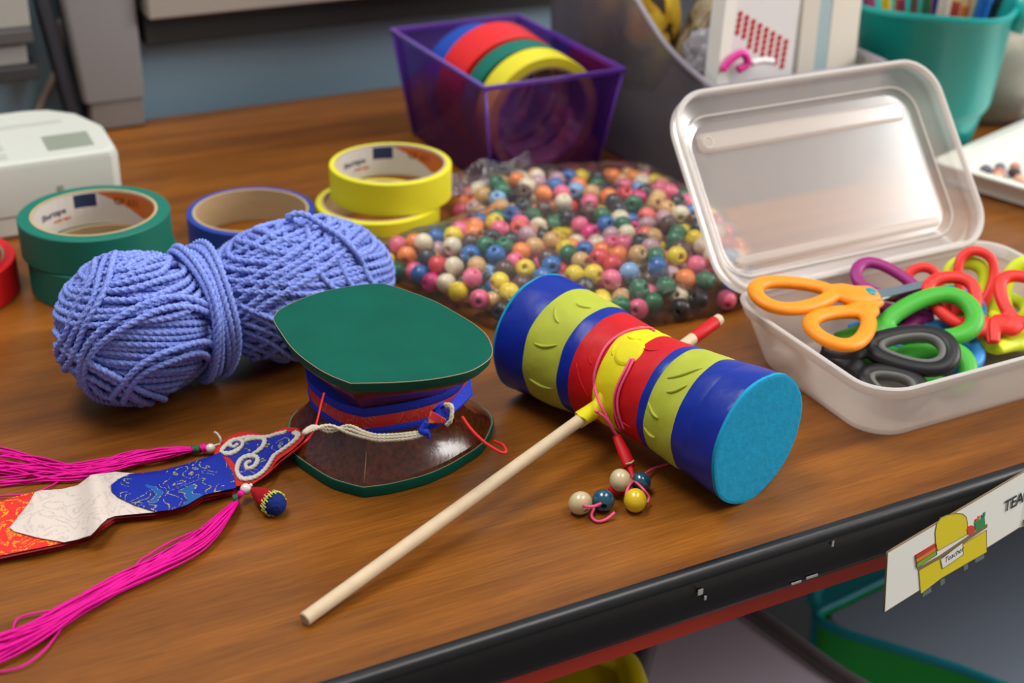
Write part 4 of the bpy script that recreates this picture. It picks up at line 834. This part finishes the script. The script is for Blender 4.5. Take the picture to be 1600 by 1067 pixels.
scissors(s8(1440, 490, 1.5), s8(1640, 340, 1.5), 'c9d61a', 'lime yellow handled scissors at the right side of the box, reaching out of the frame', L=4, spread=.5, blades=False, up=(0, -.3, 1))
# ================================================================ CLEAR HOPPER BIN AND ITS CONTENTS
M_hop = clear_mat('smoky_plastic', 'a9a4a8', .30, tint='d2ced4', gloss=.4, grough=.2)
M_hop_e = clear_mat('hopper_edge', 'c9c0cc', .75, gloss=.4, grough=.2)
hop = thing('hopper_bin', T(68, 95, 0), 'tall smoky clear plastic bin with scooped side, crammed with paper bags and craft things', 'bin')
hx0, hx1, hy0, hy1 = 58.5, 74.2, 80.9, 106.0
side = [(hy1, 16.8), (100, 16.5), (95.5, 15.4), (91.8, 13.5), (89.7, 12.3), (87.5, 11.2), (84.8, 10.4), (82.4, 9.9), (hy0, 9.7)]
side_r = [(hy1, 16.8), (102, 15.5), (98, 12.5), (94, 10.8), (88, 10.0), (hy0, 9.7)]
def hpanel(pts, th, name, m_=M_hop):
    mb = MB(); a = [np.array(p) for p in pts]; loft(mb, [[p for p in a], [p+th for p in a]]); return mb.build(name, m_, hop, smooth=False)
ss_ = smooth([(y, z, 0) for y, z in side], 5)[:, :2]
ss_r = smooth([(y, z, 0) for y, z in side_r], 5)[:, :2]
for X, dx, sgn in ((hx0, .22, 1), (hx1, -.22, -1)):
    ss_ = ss_ if sgn == 1 else ss_r
    pts = [T(X, y, z) for y, z in ss_]+[T(X+sgn*.5, hy0+.4, .05), T(X+sgn*.5, hy1-.4, .05)]; hpanel(pts, T(dx, 0, 0), 'side_wall')
    mb = MB(); tube(mb, [T(X-sgn*.02, y, z) for y, z in ss_], .22, 8); mb.build('rim', M_hop_e, hop)
hpanel([T(hx0, hy0, 9.7), T(hx1, hy0, 9.7), T(hx1-.5, hy0+.4, .05), T(hx0+.5, hy0+.4, .05)], T(0, .22, 0), 'front_wall')
mb = MB(); tube(mb, [T(hx0, hy0, 9.7), T(hx1, hy0, 9.7)], .22, 8); mb.build('rim', M_hop_e, hop)
hpanel([T(hx0, hy1, 16.8), T(hx1, hy1, 16.8), T(hx1-.5, hy1-.4, .05), T(hx0+.5, hy1-.4, .05)], T(0, -.22, 0), 'back_wall')
hpanel([T(hx0+.5, hy0+.4, .05), T(hx1-.5, hy0+.4, .05), T(hx1-.5, hy1-.4, .05), T(hx0+.5, hy1-.4, .05)], np.array([0, 0, .2]), 'bin_floor')
def hx(px, py, Y):
    """point of the plane Y = const of the table frame on a sight line"""
    d = ray(px, py); O = np.array([0, 0, HC]); n = T(0, 1, 0); return O+d*((Y-(O@n))/(d@n))
# crumpled yellow and black printed paper
def crumple(c, rx, ry, rz_, seed, name, mats, label, cat, amp=.28, freq=1.1, parent=None):
    r_ = np.random.default_rng(seed); bm = bmesh.new(); bmesh.ops.create_icosphere(bm, subdivisions=4, radius=1); dirs = r_.normal(size=(16, 3)); phs = r_.uniform(0, 6, 16)
    V = [];
    for v in bm.verts:
        p = np.array(v.co); k = 1+amp*sum(abs(math.sin(p@d*freq*1.6+h))-.6 for d, h in zip(dirs, phs))/5; V.append((c[0]+p[0]*rx*k, c[1]+p[1]*ry*k, c[2]+p[2]*rz_*k))
    F_ = [tuple(v.index for v in f.verts) for f in bm.faces]; bm.free(); mb = MB(); mb.add(V, F_); o = mb.build(name, mats, parent, smooth=False)
    return tag(o, label, cat) if label else o
def blotch(name, cols, scale, rough=.7):
    N = NT(name); b = N.b; b.inputs['Roughness'].default_value = rough; tc = N.n('ShaderNodeTexCoord'); no = N.n('ShaderNodeTexNoise', i_Scale=scale, i_Detail=2., i_Distortion=.8); N.l(tc.outputs['Object'], no.inputs['Vector'])
    cr = N.n('ShaderNodeValToRGB'); cr.color_ramp.interpolation = 'CONSTANT'; e = cr.color_ramp.elements; n = len(cols)
    e[0].position = 0; e[0].color = lin(cols[0]); e[1].position = .5+.0; e[1].color = lin(cols[-1])
    for i, c in enumerate(cols[1:-1]): x = cr.color_ramp.elements.new(.38+.12*i/(max(n-2, 1))); x.color = lin(c)
    N.l(no.outputs['Fac'], cr.inputs[0]); N.l(cr.outputs[0], b.inputs['Base Color']); return N.m
crumple(T(62.1, 96.0, 10.2), 2.4, 4.2, 5.4, 1, 'crumpled_wrapper', blotch('yellow_black', ['1d1712', '3a2a18', 'c79a1c', 'e0b72a'], 26), 'crumpled yellow and black wrapper at the left side of the clear bin', 'wrapper')
crumple(T(64.6, 90.6, 9.3), 2.3, 2.6, 4.6, 2, 'cloth_scrap', blotch('brown_print', ['2a2018', '5b4a36', '8c7a5c'], 40), 'brown and black patterned scrap beside the yellow wrapper in the clear bin', 'cloth')
crumple(T(62.9, 86.6, 3.3), 1.9, 3.2, 2.3, 9, 'cloth_scrap', blotch('dark_print', ['1a1a20', '2c2a33', '5b4c44', '7c6652'], 24), 'dark folded scrap low down inside the smoky clear bin', 'cloth')
crumple(T(61.8, 102.4, 8.6), 1.9, 2.6, 6.2, 12, 'kraft_bag', mat('kraft', 'a58450', .8), 'tan paper bag seen through the wall of the clear bin', 'bag')
# white printed paper bag, tall
M_paperw = mat('white_paper', 'd9d6d6', .7, bump=.2, bscale=60)
pbag = thing('paper_bag', T(65, 86, 6), 'white paper bag with rows of red dots printed on it, standing in the clear bin', 'paper bag')
Y0 = 82.5
def bq(px, py, dY=0): return hx(px, py, Y0+dY)
def slab(pts, th, name, m_, parent, smooth_=False): mb = MB(); a = [np.array(p) for p in pts]; loft(mb, [a, [p+T(*th) for p in a]]); return mb.build(name, m_, parent, smooth=smooth_)
slab([bq(1160, -60), bq(1258, -60), bq(1242, 70), bq(1226, 200), bq(1130, 175), bq(1146, 20)], (0, 2.2, 0), 'bag_body', M_paperw, pbag)
slab([bq(1142, -60, -.5), bq(1160, -60, -.5), bq(1146, 40, -.5), bq(1135, 150, -.5), bq(1118, 150, -.5), bq(1130, 40, -.5)], (0, 1.6, 0), 'bag_gusset', mat('white_fold', 'e8e4dd', .7), pbag)
M_dot = mat('red_print', 'b3272f', .7)
for i in range(8):
    for j in range(5):
        px, py = 1157+i*10.2-j*1.6, 22+j*9.5+i*6.2
        if (j > 3 and i < 2): continue
        mb = MB(); c = bq(px, py, -.02); lathe(mb, [(.24, -.01), (.2, .02)], c, 10, axis=(T(1, 0, 0), np.array([0, 0, 1.]), -T(0, 1, 0))); mb.build('printed_dot', M_dot, pbag)
# pink and clear wrapped sweets-like piece and tissue
pk = thing('ribbon_scrap', hx(1150, 108, 81.75), 'bright pink and white ribbon scrap tucked below the dotted paper bag', 'ribbon')
mb = MB(); c = hx(1150, 95, 81.75)
tube(mb, smooth([c+np.array(v) for v in ((-1, -.45, -.6), (-.3, -.12, .2), (.5, .22, .5), (.9, .4, -.3), (.2, .1, -.7))], 6), .42, 10, sec=(.7, .7)); mb.build('pink_ribbon', mat('hot_pink', 'd0258c', .45), pk)
mb = MB(); tube(mb, smooth([c+np.array(v) for v in ((1.2, .5, -.3), (2.0, .85, -.2), (2.9, 1.25, -.35))], 5), .36, 10, sec=(.7, .7)); mb.build('white_end', mat('white_sat', 'ddd6da', .5), pk)
M_tissue = clear_mat('tissue_plastic', 'eee6f2', .45, gloss=.5, grough=.15)
crumple(hx(1112, 82, 86.5), 1.9, 1.4, 1.6, 21, 'cellophane', M_tissue, 'crumpled clear cellophane between the brown scrap and the dotted bag', 'wrapper', amp=.5, freq=1.8)
crumple(hx(1352, 75, 88), 2.0, 1.5, 2.3, 22, 'cellophane', M_tissue, 'crumpled clear cellophane at the right side of the clear bin, by the teal bucket', 'wrapper', amp=.5, freq=1.8)
# booklets standing on the right
for k, (xa, xb, xc, xd, c, lab) in enumerate(((1262, 1288, 1262, 1238, 'cfc8bc', 'cream booklet standing just right of the dotted paper bag'), (1288, 1306, 1282, 1262, '9fb3b8', 'thin grey blue booklet between two paler ones in the clear bin'), (1308, 1352, 1326, 1282, 'dcd4c6', 'broad cream cardboard sleeve, rightmost of those standing in the clear bin'))):
    b_ = thing('booklet', hx((xc+xd)/2, 150, 83.4+k*.2), lab, 'booklet'); q = lambda px, py, dY=0: hx(px, py, 83.2+k*.15+dY)
    slab([q(xa, -50), q(xb, -50), q(xc, 190), q(xd, 190)], (0, 9, 0), 'cover', mat('booklet_%d' % k, c, .6), b_)
    slab([q(xa+5, -50, .3), q(xb-5, -50, .3), q(xc-5, 188, .3), q(xd+5, 188, .3)], (-.0, 8.4, 0.05), 'pages', M_paperw, b_)
# ================================================================ TEAL BUCKET OF PENCILS
bk = thing('bucket', T(82.2, 88.5, 0), 'teal plastic bucket packed with pencils and markers', 'bucket')
M_teal = mat('teal_plastic', '10a39c', .38, .5, bump=.25, bscale=22, coat=.2)
bcn = T(82.3, 87.2, 0)+np.array([1.2, -.6, 0])
mb = MB(); prof = [(4.3, .05), (4.5, .2), (5.2, 3.6), (5.55, 4.1), (5.85, 4.7), (6.45, 11.9), (6.6, 12.05), (6.75, 12.4), (6.65, 12.7), (6.35, 12.6), (6.2, 12.1), (5.5, 4.5), (4.3, .4)]
n = 72; lo_ = []
for r, z in prof: lo_.append([bcn+np.array([(r+.10*math.sin(6*t+z*.1)*(z > 4))*math.cos(t), (r+.10*math.sin(6*t+z*.1)*(z > 4))*math.sin(t), z+(.18*math.sin(3*t+1) if z > 11 else 0)]) for t in np.linspace(0, 2*PI, n, endpoint=False)])
loft(mb, lo_); mb.build('bucket_body', M_teal, bk, angle=50)
for a in (-.35,):
    mb = MB(); c = bcn+np.array([6.6*math.cos(a), 6.6*math.sin(a), 12.0]); tube(mb, [c+np.array([0, 0, -1.4]), c+np.array([.35*math.cos(a), .35*math.sin(a), 0]), c+np.array([.1, 0, 1.6])], [.6, .8, .7], 12, sec=(.6, 1)); mb.build('handle_lug', M_teal, bk)
pcs = [('e3b81c', 'yellow pencil'), ('2a5f3c', 'green pencil'), ('b53a2c', 'red pencil'), ('1f3a8c', 'navy marker'), ('c46f2a', 'orange brown pencil'), ('caa27a', 'plain wooden pencil'), ('20232a', 'black marker'), ('8c2f4a', 'maroon pencil'), ('1a63b8', 'blue marker'), ('d9d2c6', 'white marker'), ('6a4a32', 'brown pencil'), ('a33a6a', 'magenta marker')]
spots = [(-4.2, -1.2), (-2.6, 1.2), (-1.2, -2.6), (.2, .6), (1.6, -3.0), (2.9, -.6), (4.3, -1.6), (-3.4, -3.4), (3.0, -3.5), (.6, -1.2), (-.9, 2.6), (-5.0, 1.4), (2.2, 2.0), (-1.8, -4.4), (.4, -4.6), (4.6, 1.2), (-3.0, -.8), (1.2, 3.6)]
for i, (x, y) in enumerate(spots):
    col, nm = pcs[i % 12]; top_ = bcn+np.array([x*1.12, y*1.12, 15.6+rng.uniform(-1.3, 1.2)]); bot = bcn+np.array([x*.55, y*.55, 1.2]); d = top_-bot; Ln = np.linalg.norm(d); a, b, w = basis(d)
    marker = 'marker' in nm; r_ = .5 if marker else .36; t = thing('marker_pen' if marker else 'pencil', bot, nm+' standing in the crowded teal bucket', 'marker' if marker else 'pencil', nm+'s in the bucket')
    mb = MB(); lathe(mb, [(r_, 0), (r_, Ln*.86), (r_*.97, Ln*.87)] if not marker else [(r_, 0), (r_, Ln*.8)], bot, 6 if not marker else 16, axis=(a, b, w)); mb.build('barrel', mat('barrel_'+col, col, .4), t, angle=40)
    if marker: mb = MB(); lathe(mb, [(r_*1.1, Ln*.8), (r_*1.08, Ln*.99), (r_*.8, Ln)], bot, 16, axis=(a, b, w)); mb.build('cap', mat('cap_'+col, col, .3), t, angle=40)
    else: mb = MB(); lathe(mb, [(r_*.95, Ln*.87), (.1, Ln*.97), (.03, Ln)], bot, 6, axis=(a, b, w)); mb.build('sharpened_tip', mat('pencil_wood', 'c79b68', .6), t, angle=40)
# ================================================================ CLEAR JAR, TRAYS
jar = thing('clear_jar', T(97.5, 91.5, 0), 'squat clear plastic jar of pale sorted pieces at the right edge, behind the white tray', 'jar')
jc = T(96.3, 92.3, 0); M_jar = clear_mat('jar_plastic', 'dcd8cc', .35, gloss=.4)
mb = MB(); lathe(mb, [(5.6, .05), (6.1, .6), (6.5, 3), (6.5, 12), (6.3, 12.6), (6.1, 12.5), (6.3, 3), (5.6, .4)], jc, 56); mb.build('jar_wall', M_jar, jar, angle=50)
mb = MB(); lathe(mb, [(5.3, .5), (6.1, 3), (6.1, 6.2), (2, 7.0)], jc, 40); tag(mb.build('jar_filling', blotch('pale_pieces', ['b9b39c', 'a9b78a', 'c9a79c', 'cfc8b4'], 60), jar), 'pale cream and green pieces packed inside')
M_tray = mat('white_tray', 'dcdcd4', .35, .5)
def tray(cx, cy, w, d, h, yaw, label, ztop=0):
    t = thing('plastic_tray', T(cx, cy, 0), label, 'tray'); cy_, sy_ = math.cos(yaw), math.sin(yaw)
    def f(x, y, z): return T(cx+x*cy_-y*sy_, cy+x*sy_+y*cy_, z)
    L = []
    for i, z in ((.5, .04), (.1, .2), (0, h-.05), (-.6, h), (-.6, h+.14), (.25, h+.12), (.5, .45), (.9, .3)):
        L.append([f(x, y, z) for x, y in rrect(-w/2+i, w/2-i, -d/2+i, d/2-i, 1.2, 6)])
    mb = MB(); loft(mb, L); mb.build('tray_shell', M_tray, t, angle=40); return t, f
t1, f1_ = tray(91.0, 74.4, 20, 15, 1.7, .30, 'white shallow tray holding small brown and pink pieces, at the right edge')
gems = ['7a3b2a', 'c98a62', 'a3524a', '5c5a6e', 'd9a68a', '8a6a5c', '3a2c2c', 'b87a6a']; gm = [mat('piece_'+g, g, .4) for g in gems]; gn = ['dark brown', 'tan', 'rusty red', 'slate', 'peach', 'taupe', 'near black', 'dusty pink']; gp0 = {}
pos = []
for it in range(900):
    x, y = rng.uniform(-8.6, 4), rng.uniform(-6.2, 6.0)
    if x+y*.8 > -.5 or x+y > 3.5 or any((x-a)**2+(y-b)**2 < 1.15 for a, b in pos): continue
    pos.append((x, y))
for x, y in pos[:110]:
    k = int(rng.integers(0, 8))
    if k not in gp0:
        mb = MB(); sph(mb, (0, 0, 0), .55, 12, 8); mb.v = [(p[0], p[1]*.85, p[2]*.75) for p in mb.v]; gp0[k] = o = mb.build('craft_pebble', gm[k], local=True)
    else: o = gp0[k].copy(); COL.objects.link(o)
    o.location = W(f1_(x, y, .68)); o.rotation_euler = (0, 0, rng.uniform(0, 6)); tag(o, 'small %s polished piece lying in the white tray at right' % gn[k], 'pebble', '%s pieces in the tray' % gn[k])
# ================================================================ SIGN HANGING AT THE TABLE EDGE
SY = math.atan2(7.63, 9.05); sgA = at(1385, 862, .15); su = np.array([math.cos(SY), math.sin(SY), 0]); sn = np.array([math.sin(SY), -math.cos(SY), 0])
sign = thing('desk_sign', sgA+np.array([0, 0, -3.75]), 'white printed sign with a yellow cartoon desk, hung along the black table edge', 'sign')
SH = 3.72
U1 = 12.2; su2 = T(1, 0, 0); sn2 = -T(0, 1, 0)
def sg(u, v, w=0):
    """u along, v down from the top, bowed outwards a little; slides back behind the edge further right"""
    bow = .10*v/SH; uu = u+.12*v; b = np.array([0, 0, -v])
    if uu <= U1: return sgA+su*uu+sn*(bow+w)+b
    return sgA+su*U1+su2*(uu-U1)+sn2*(bow+w)+b
def spatch(pts, w0, w1, name, m_, parent=None, nu=1):
    mb = MB(); loft(mb, [[sg(u, v, w0) for u, v in pts], [sg(u, v, w1) for u, v in pts]]); return mb.build(name, m_, parent or sign, smooth=False)
mb = MB(); SL = 17.5
def strip(v, w): return [sg(u, v, w) for u in sorted(list(np.linspace(0, SL, 40)))]
loft(mb, [strip(0, 0), strip(SH, 0), strip(SH, .09), strip(0, .09)], closed_loop=False, ring=True); 
for u in (0, SL): mb.add([sg(u, 0, 0), sg(u, SH, 0), sg(u, SH, .09), sg(u, 0, .09)], [(0, 1, 2, 3)])
mb.build('board', mat('sign_white', 'e8e5dd', .45), sign, smooth=False)
mb = MB(); tube(mb, [sg(u, SH, .045) for u in np.linspace(SL, 0, 41)]+[sg(0, v, .045) for v in np.linspace(SH*.9, SH*.1, 7)]+[sg(u, 0, .045) for u in np.linspace(0, SL, 41)], .055, 6); mb.build('board_edge', mat('sign_edge', '6e5636', .7), sign)
# picture; coordinates read from a crop of the sign, mapped to its own u, v
def sp(x, y):
    px, py = 1360+x/3.8125, 700+y/3.8125; d = ray(px, py); O = np.array([0, 0, HC]); D = ((sgA-O)@sn)/(d@sn)
    for _ in range(4):
        p = O+d*D; v = -(p[2]-sgA[2]); u = (p-sgA)@su-.12*v; bow = .10*v/SH+.1; D = ((sgA+sn*bow-O)@sn)/(d@sn)
    return u, v
def pic(pts, k, name, col, rough=.6): return spatch([sp(*p) for p in pts], .085, .10+.008*k, name, mat('print_'+col, col, rough))
def outl(pts, k, closed=True, r=.018, col='4a4436', name='outline'):
    mb = MB(); P_ = [sg(*sp(*p), .10+.008*k) for p in pts]; tube(mb, P_, r, 4, closed=closed); return mb.build(name, mat('ink_'+col, col, .7), sign)
chair = [(400, 612), (388, 560), (385, 500), (395, 450), (420, 415), (460, 398), (510, 388), (550, 392), (572, 412), (578, 450), (578, 512)]
pic(chair, 1, 'printed_chair', 'd8c312'); outl(chair, 1)
dsk = [(287, 728), (412, 655), (550, 572), (690, 487), (692, 618), (600, 670), (420, 775), (298, 868)]
pic(dsk, 2, 'printed_desk', 'd8c312'); outl(dsk, 2)
pic([(280, 715), (410, 640), (550, 545), (695, 450), (695, 470), (550, 568), (410, 660), (285, 728)], 3, 'printed_desk_top', '7a6844')
for q in ([(310, 858), (362, 828), (362, 855), (310, 888)], [(415, 790), (442, 775), (442, 805), (418, 822)], [(555, 700), (580, 690), (580, 718), (556, 730)], [(622, 660), (675, 630), (678, 655), (624, 685)]): pic(q, 2, 'printed_leg', '5d6b66')
pic([(414, 660), (546, 560), (550, 632), (426, 716)], 5, 'printed_card', 'e0dcd4'); outl([(414, 660), (546, 560), (550, 632), (426, 716)], 5)
pic([(265, 638), (385, 565), (390, 585), (268, 660)], 4, 'printed_book', 'c03a28'); pic([(268, 655), (392, 585), (393, 604), (270, 684)], 4, 'printed_book', 'dd7a22'); pic([(270, 682), (393, 608), (395, 632), (275, 712)], 4, 'printed_book', '6ea82c')
outl([(265, 638), (385, 565), (393, 632), (275, 712)], 5, col='7a2a20'); outl([(268, 657), (391, 585)], 5, False, col='7a2a20'); outl([(270, 684), (393, 606)], 5, False, col='7a2a20')
pic([(572, 482), (584, 465), (600, 458), (615, 465), (620, 485), (612, 505), (595, 515), (578, 510)], 4, 'printed_apple', 'c9402c')
pic([(620, 440), (678, 410), (682, 462), (624, 490)], 4, 'printed_cup', '2a8a44')
for q, c in (((622, 425, 632, 445), 'c0392b'), ((640, 405, 650, 430), 'd97a2a'), ((660, 400, 668, 422), '2a6a8a'), ((672, 385, 680, 412), '2a8a44')): pic([(q[0], q[1]), (q[0]+12, q[1]-6), (q[2], q[3]-4), (q[2]-8, q[3])], 3, 'printed_pencil', c)
M_ink = mat('black_ink', '1b1a18', .6)
def stext(s_, size, o0, o1, name, bold=.01, shear=0):
    """text from crop point o0 (baseline start) heading to o1"""
    a = np.array(sp(*o0)); b = np.array(sp(*o1)); d = b-a; d /= np.linalg.norm(d); nrm = np.array([d[1], -d[0]])
    v, f = text_mesh(s_, size, bold); mb = MB(); mb.add([sg(*(a+d*(x+shear*y)+nrm*y), .145) for x, y, z in v], f); return mb.build(name, M_ink, sign, smooth=False)
stext('TEACHER', 1.02, (790, 382), (915, 312), 'lettering', .02); stext('E', .5, (900, 456), (915, 448), 'lettering', .012); stext('Teacher', .50, (436, 684), (530, 622), 'lettering', .004, .15)
mb = MB(); box(mb, 0, 1.0, 0, .3, -1.2, -.3, lambda x, y, z: sgA+su*U1+su2*(4+x)-sn2*(y*.3+.02)+np.array([0, 0, z])); mb.build('magnet', mat('magnet', '1c1c1c', .6), sign, smooth=False)
# ================================================================ BINS UNDER THE TABLE

def lidded(pxs, zt, depth, wall, rimc, lidc, label, inset=.93, rr=.7):
    P_ = np.array([at(x, y, zt)[:2] for x, y in pxs]); P_ = smooth(np.c_[P_, np.zeros(len(P_))], 5, True)[:, :2]; c = P_.mean(0)
    t = thing('storage_tub', (c[0], c[1], zt-depth), label, 'tub')
    f = lambda k, z: [np.array([*(c+(p-c)*k), z]) for p in P_]
    mb = MB(); loft(mb, [f(.84, zt-depth), f(.86, zt-depth+.6), f(.99, zt-.3), f(.99, zt-.1), f(.95, zt-.1), f(.82, zt-depth+1)]); mb.build('tub_wall', mat('tub_'+wall, wall, .4), t, angle=50)
    mb = MB(); tube(mb, f(1.0, zt), rr, 10, closed=True, sec=(1, .8)); mb.build('rim', mat('rim_'+rimc, rimc, .4), t)
    mb = MB(); loft(mb, [f(inset, zt-.9), f(inset, zt-.3), f(inset-.02, zt-.15)]); mb.build('lid_panel', mat('lidpanel_'+lidc, lidc, .5), t, angle=40)
    return t
lidded([(1010, 1010), (1050, 935), (1120, 915), (1180, 960), (1290, 1040), (1410, 1130), (1400, 1260), (1250, 1330), (1100, 1240), (1000, 1120)], -24, 9, '8c8083', '6a5f62', 'c4b4c2', 'low tub with lilac grey lid and dull grey brown rim, under the table')
lidded([(1275, 960), (1320, 935), (1390, 900), (1480, 850), (1640, 800), (1900, 860), (1900, 1050), (1780, 1130), (1620, 1090), (1500, 1045), (1390, 1010), (1310, 985)], -30, 26, '12a83c', '128c9a', '8792a2', 'green tub with turquoise rim and blue grey lid, right under the sign', rr=.4)
lidded([(985, 1050), (960, 1028), (900, 1020), (800, 1045), (760, 1090), (800, 1180), (930, 1180), (990, 1110)], -19, 10, 'c9ad08', 'd6bb10', 'c4a90c', 'yellow tub peeping out below the black table edge at the bottom', rr=.9)
lidded([(1270, 930), (1300, 895), (1370, 870), (1420, 880), (1400, 925), (1340, 955), (1290, 960)], -52, 20, '12969e', '17a3ab', '0f8f98', 'small turquoise tub farther back, beside the green tub')
lidded([(985, 1000), (1015, 955), (1045, 960), (1035, 1010), (1020, 1090), (1000, 1160), (965, 1150), (970, 1060)], -36, 14, '8c1f24', '9a262a', '84202a', 'narrow dark red tub between the yellow tub and the lilac lidded one')
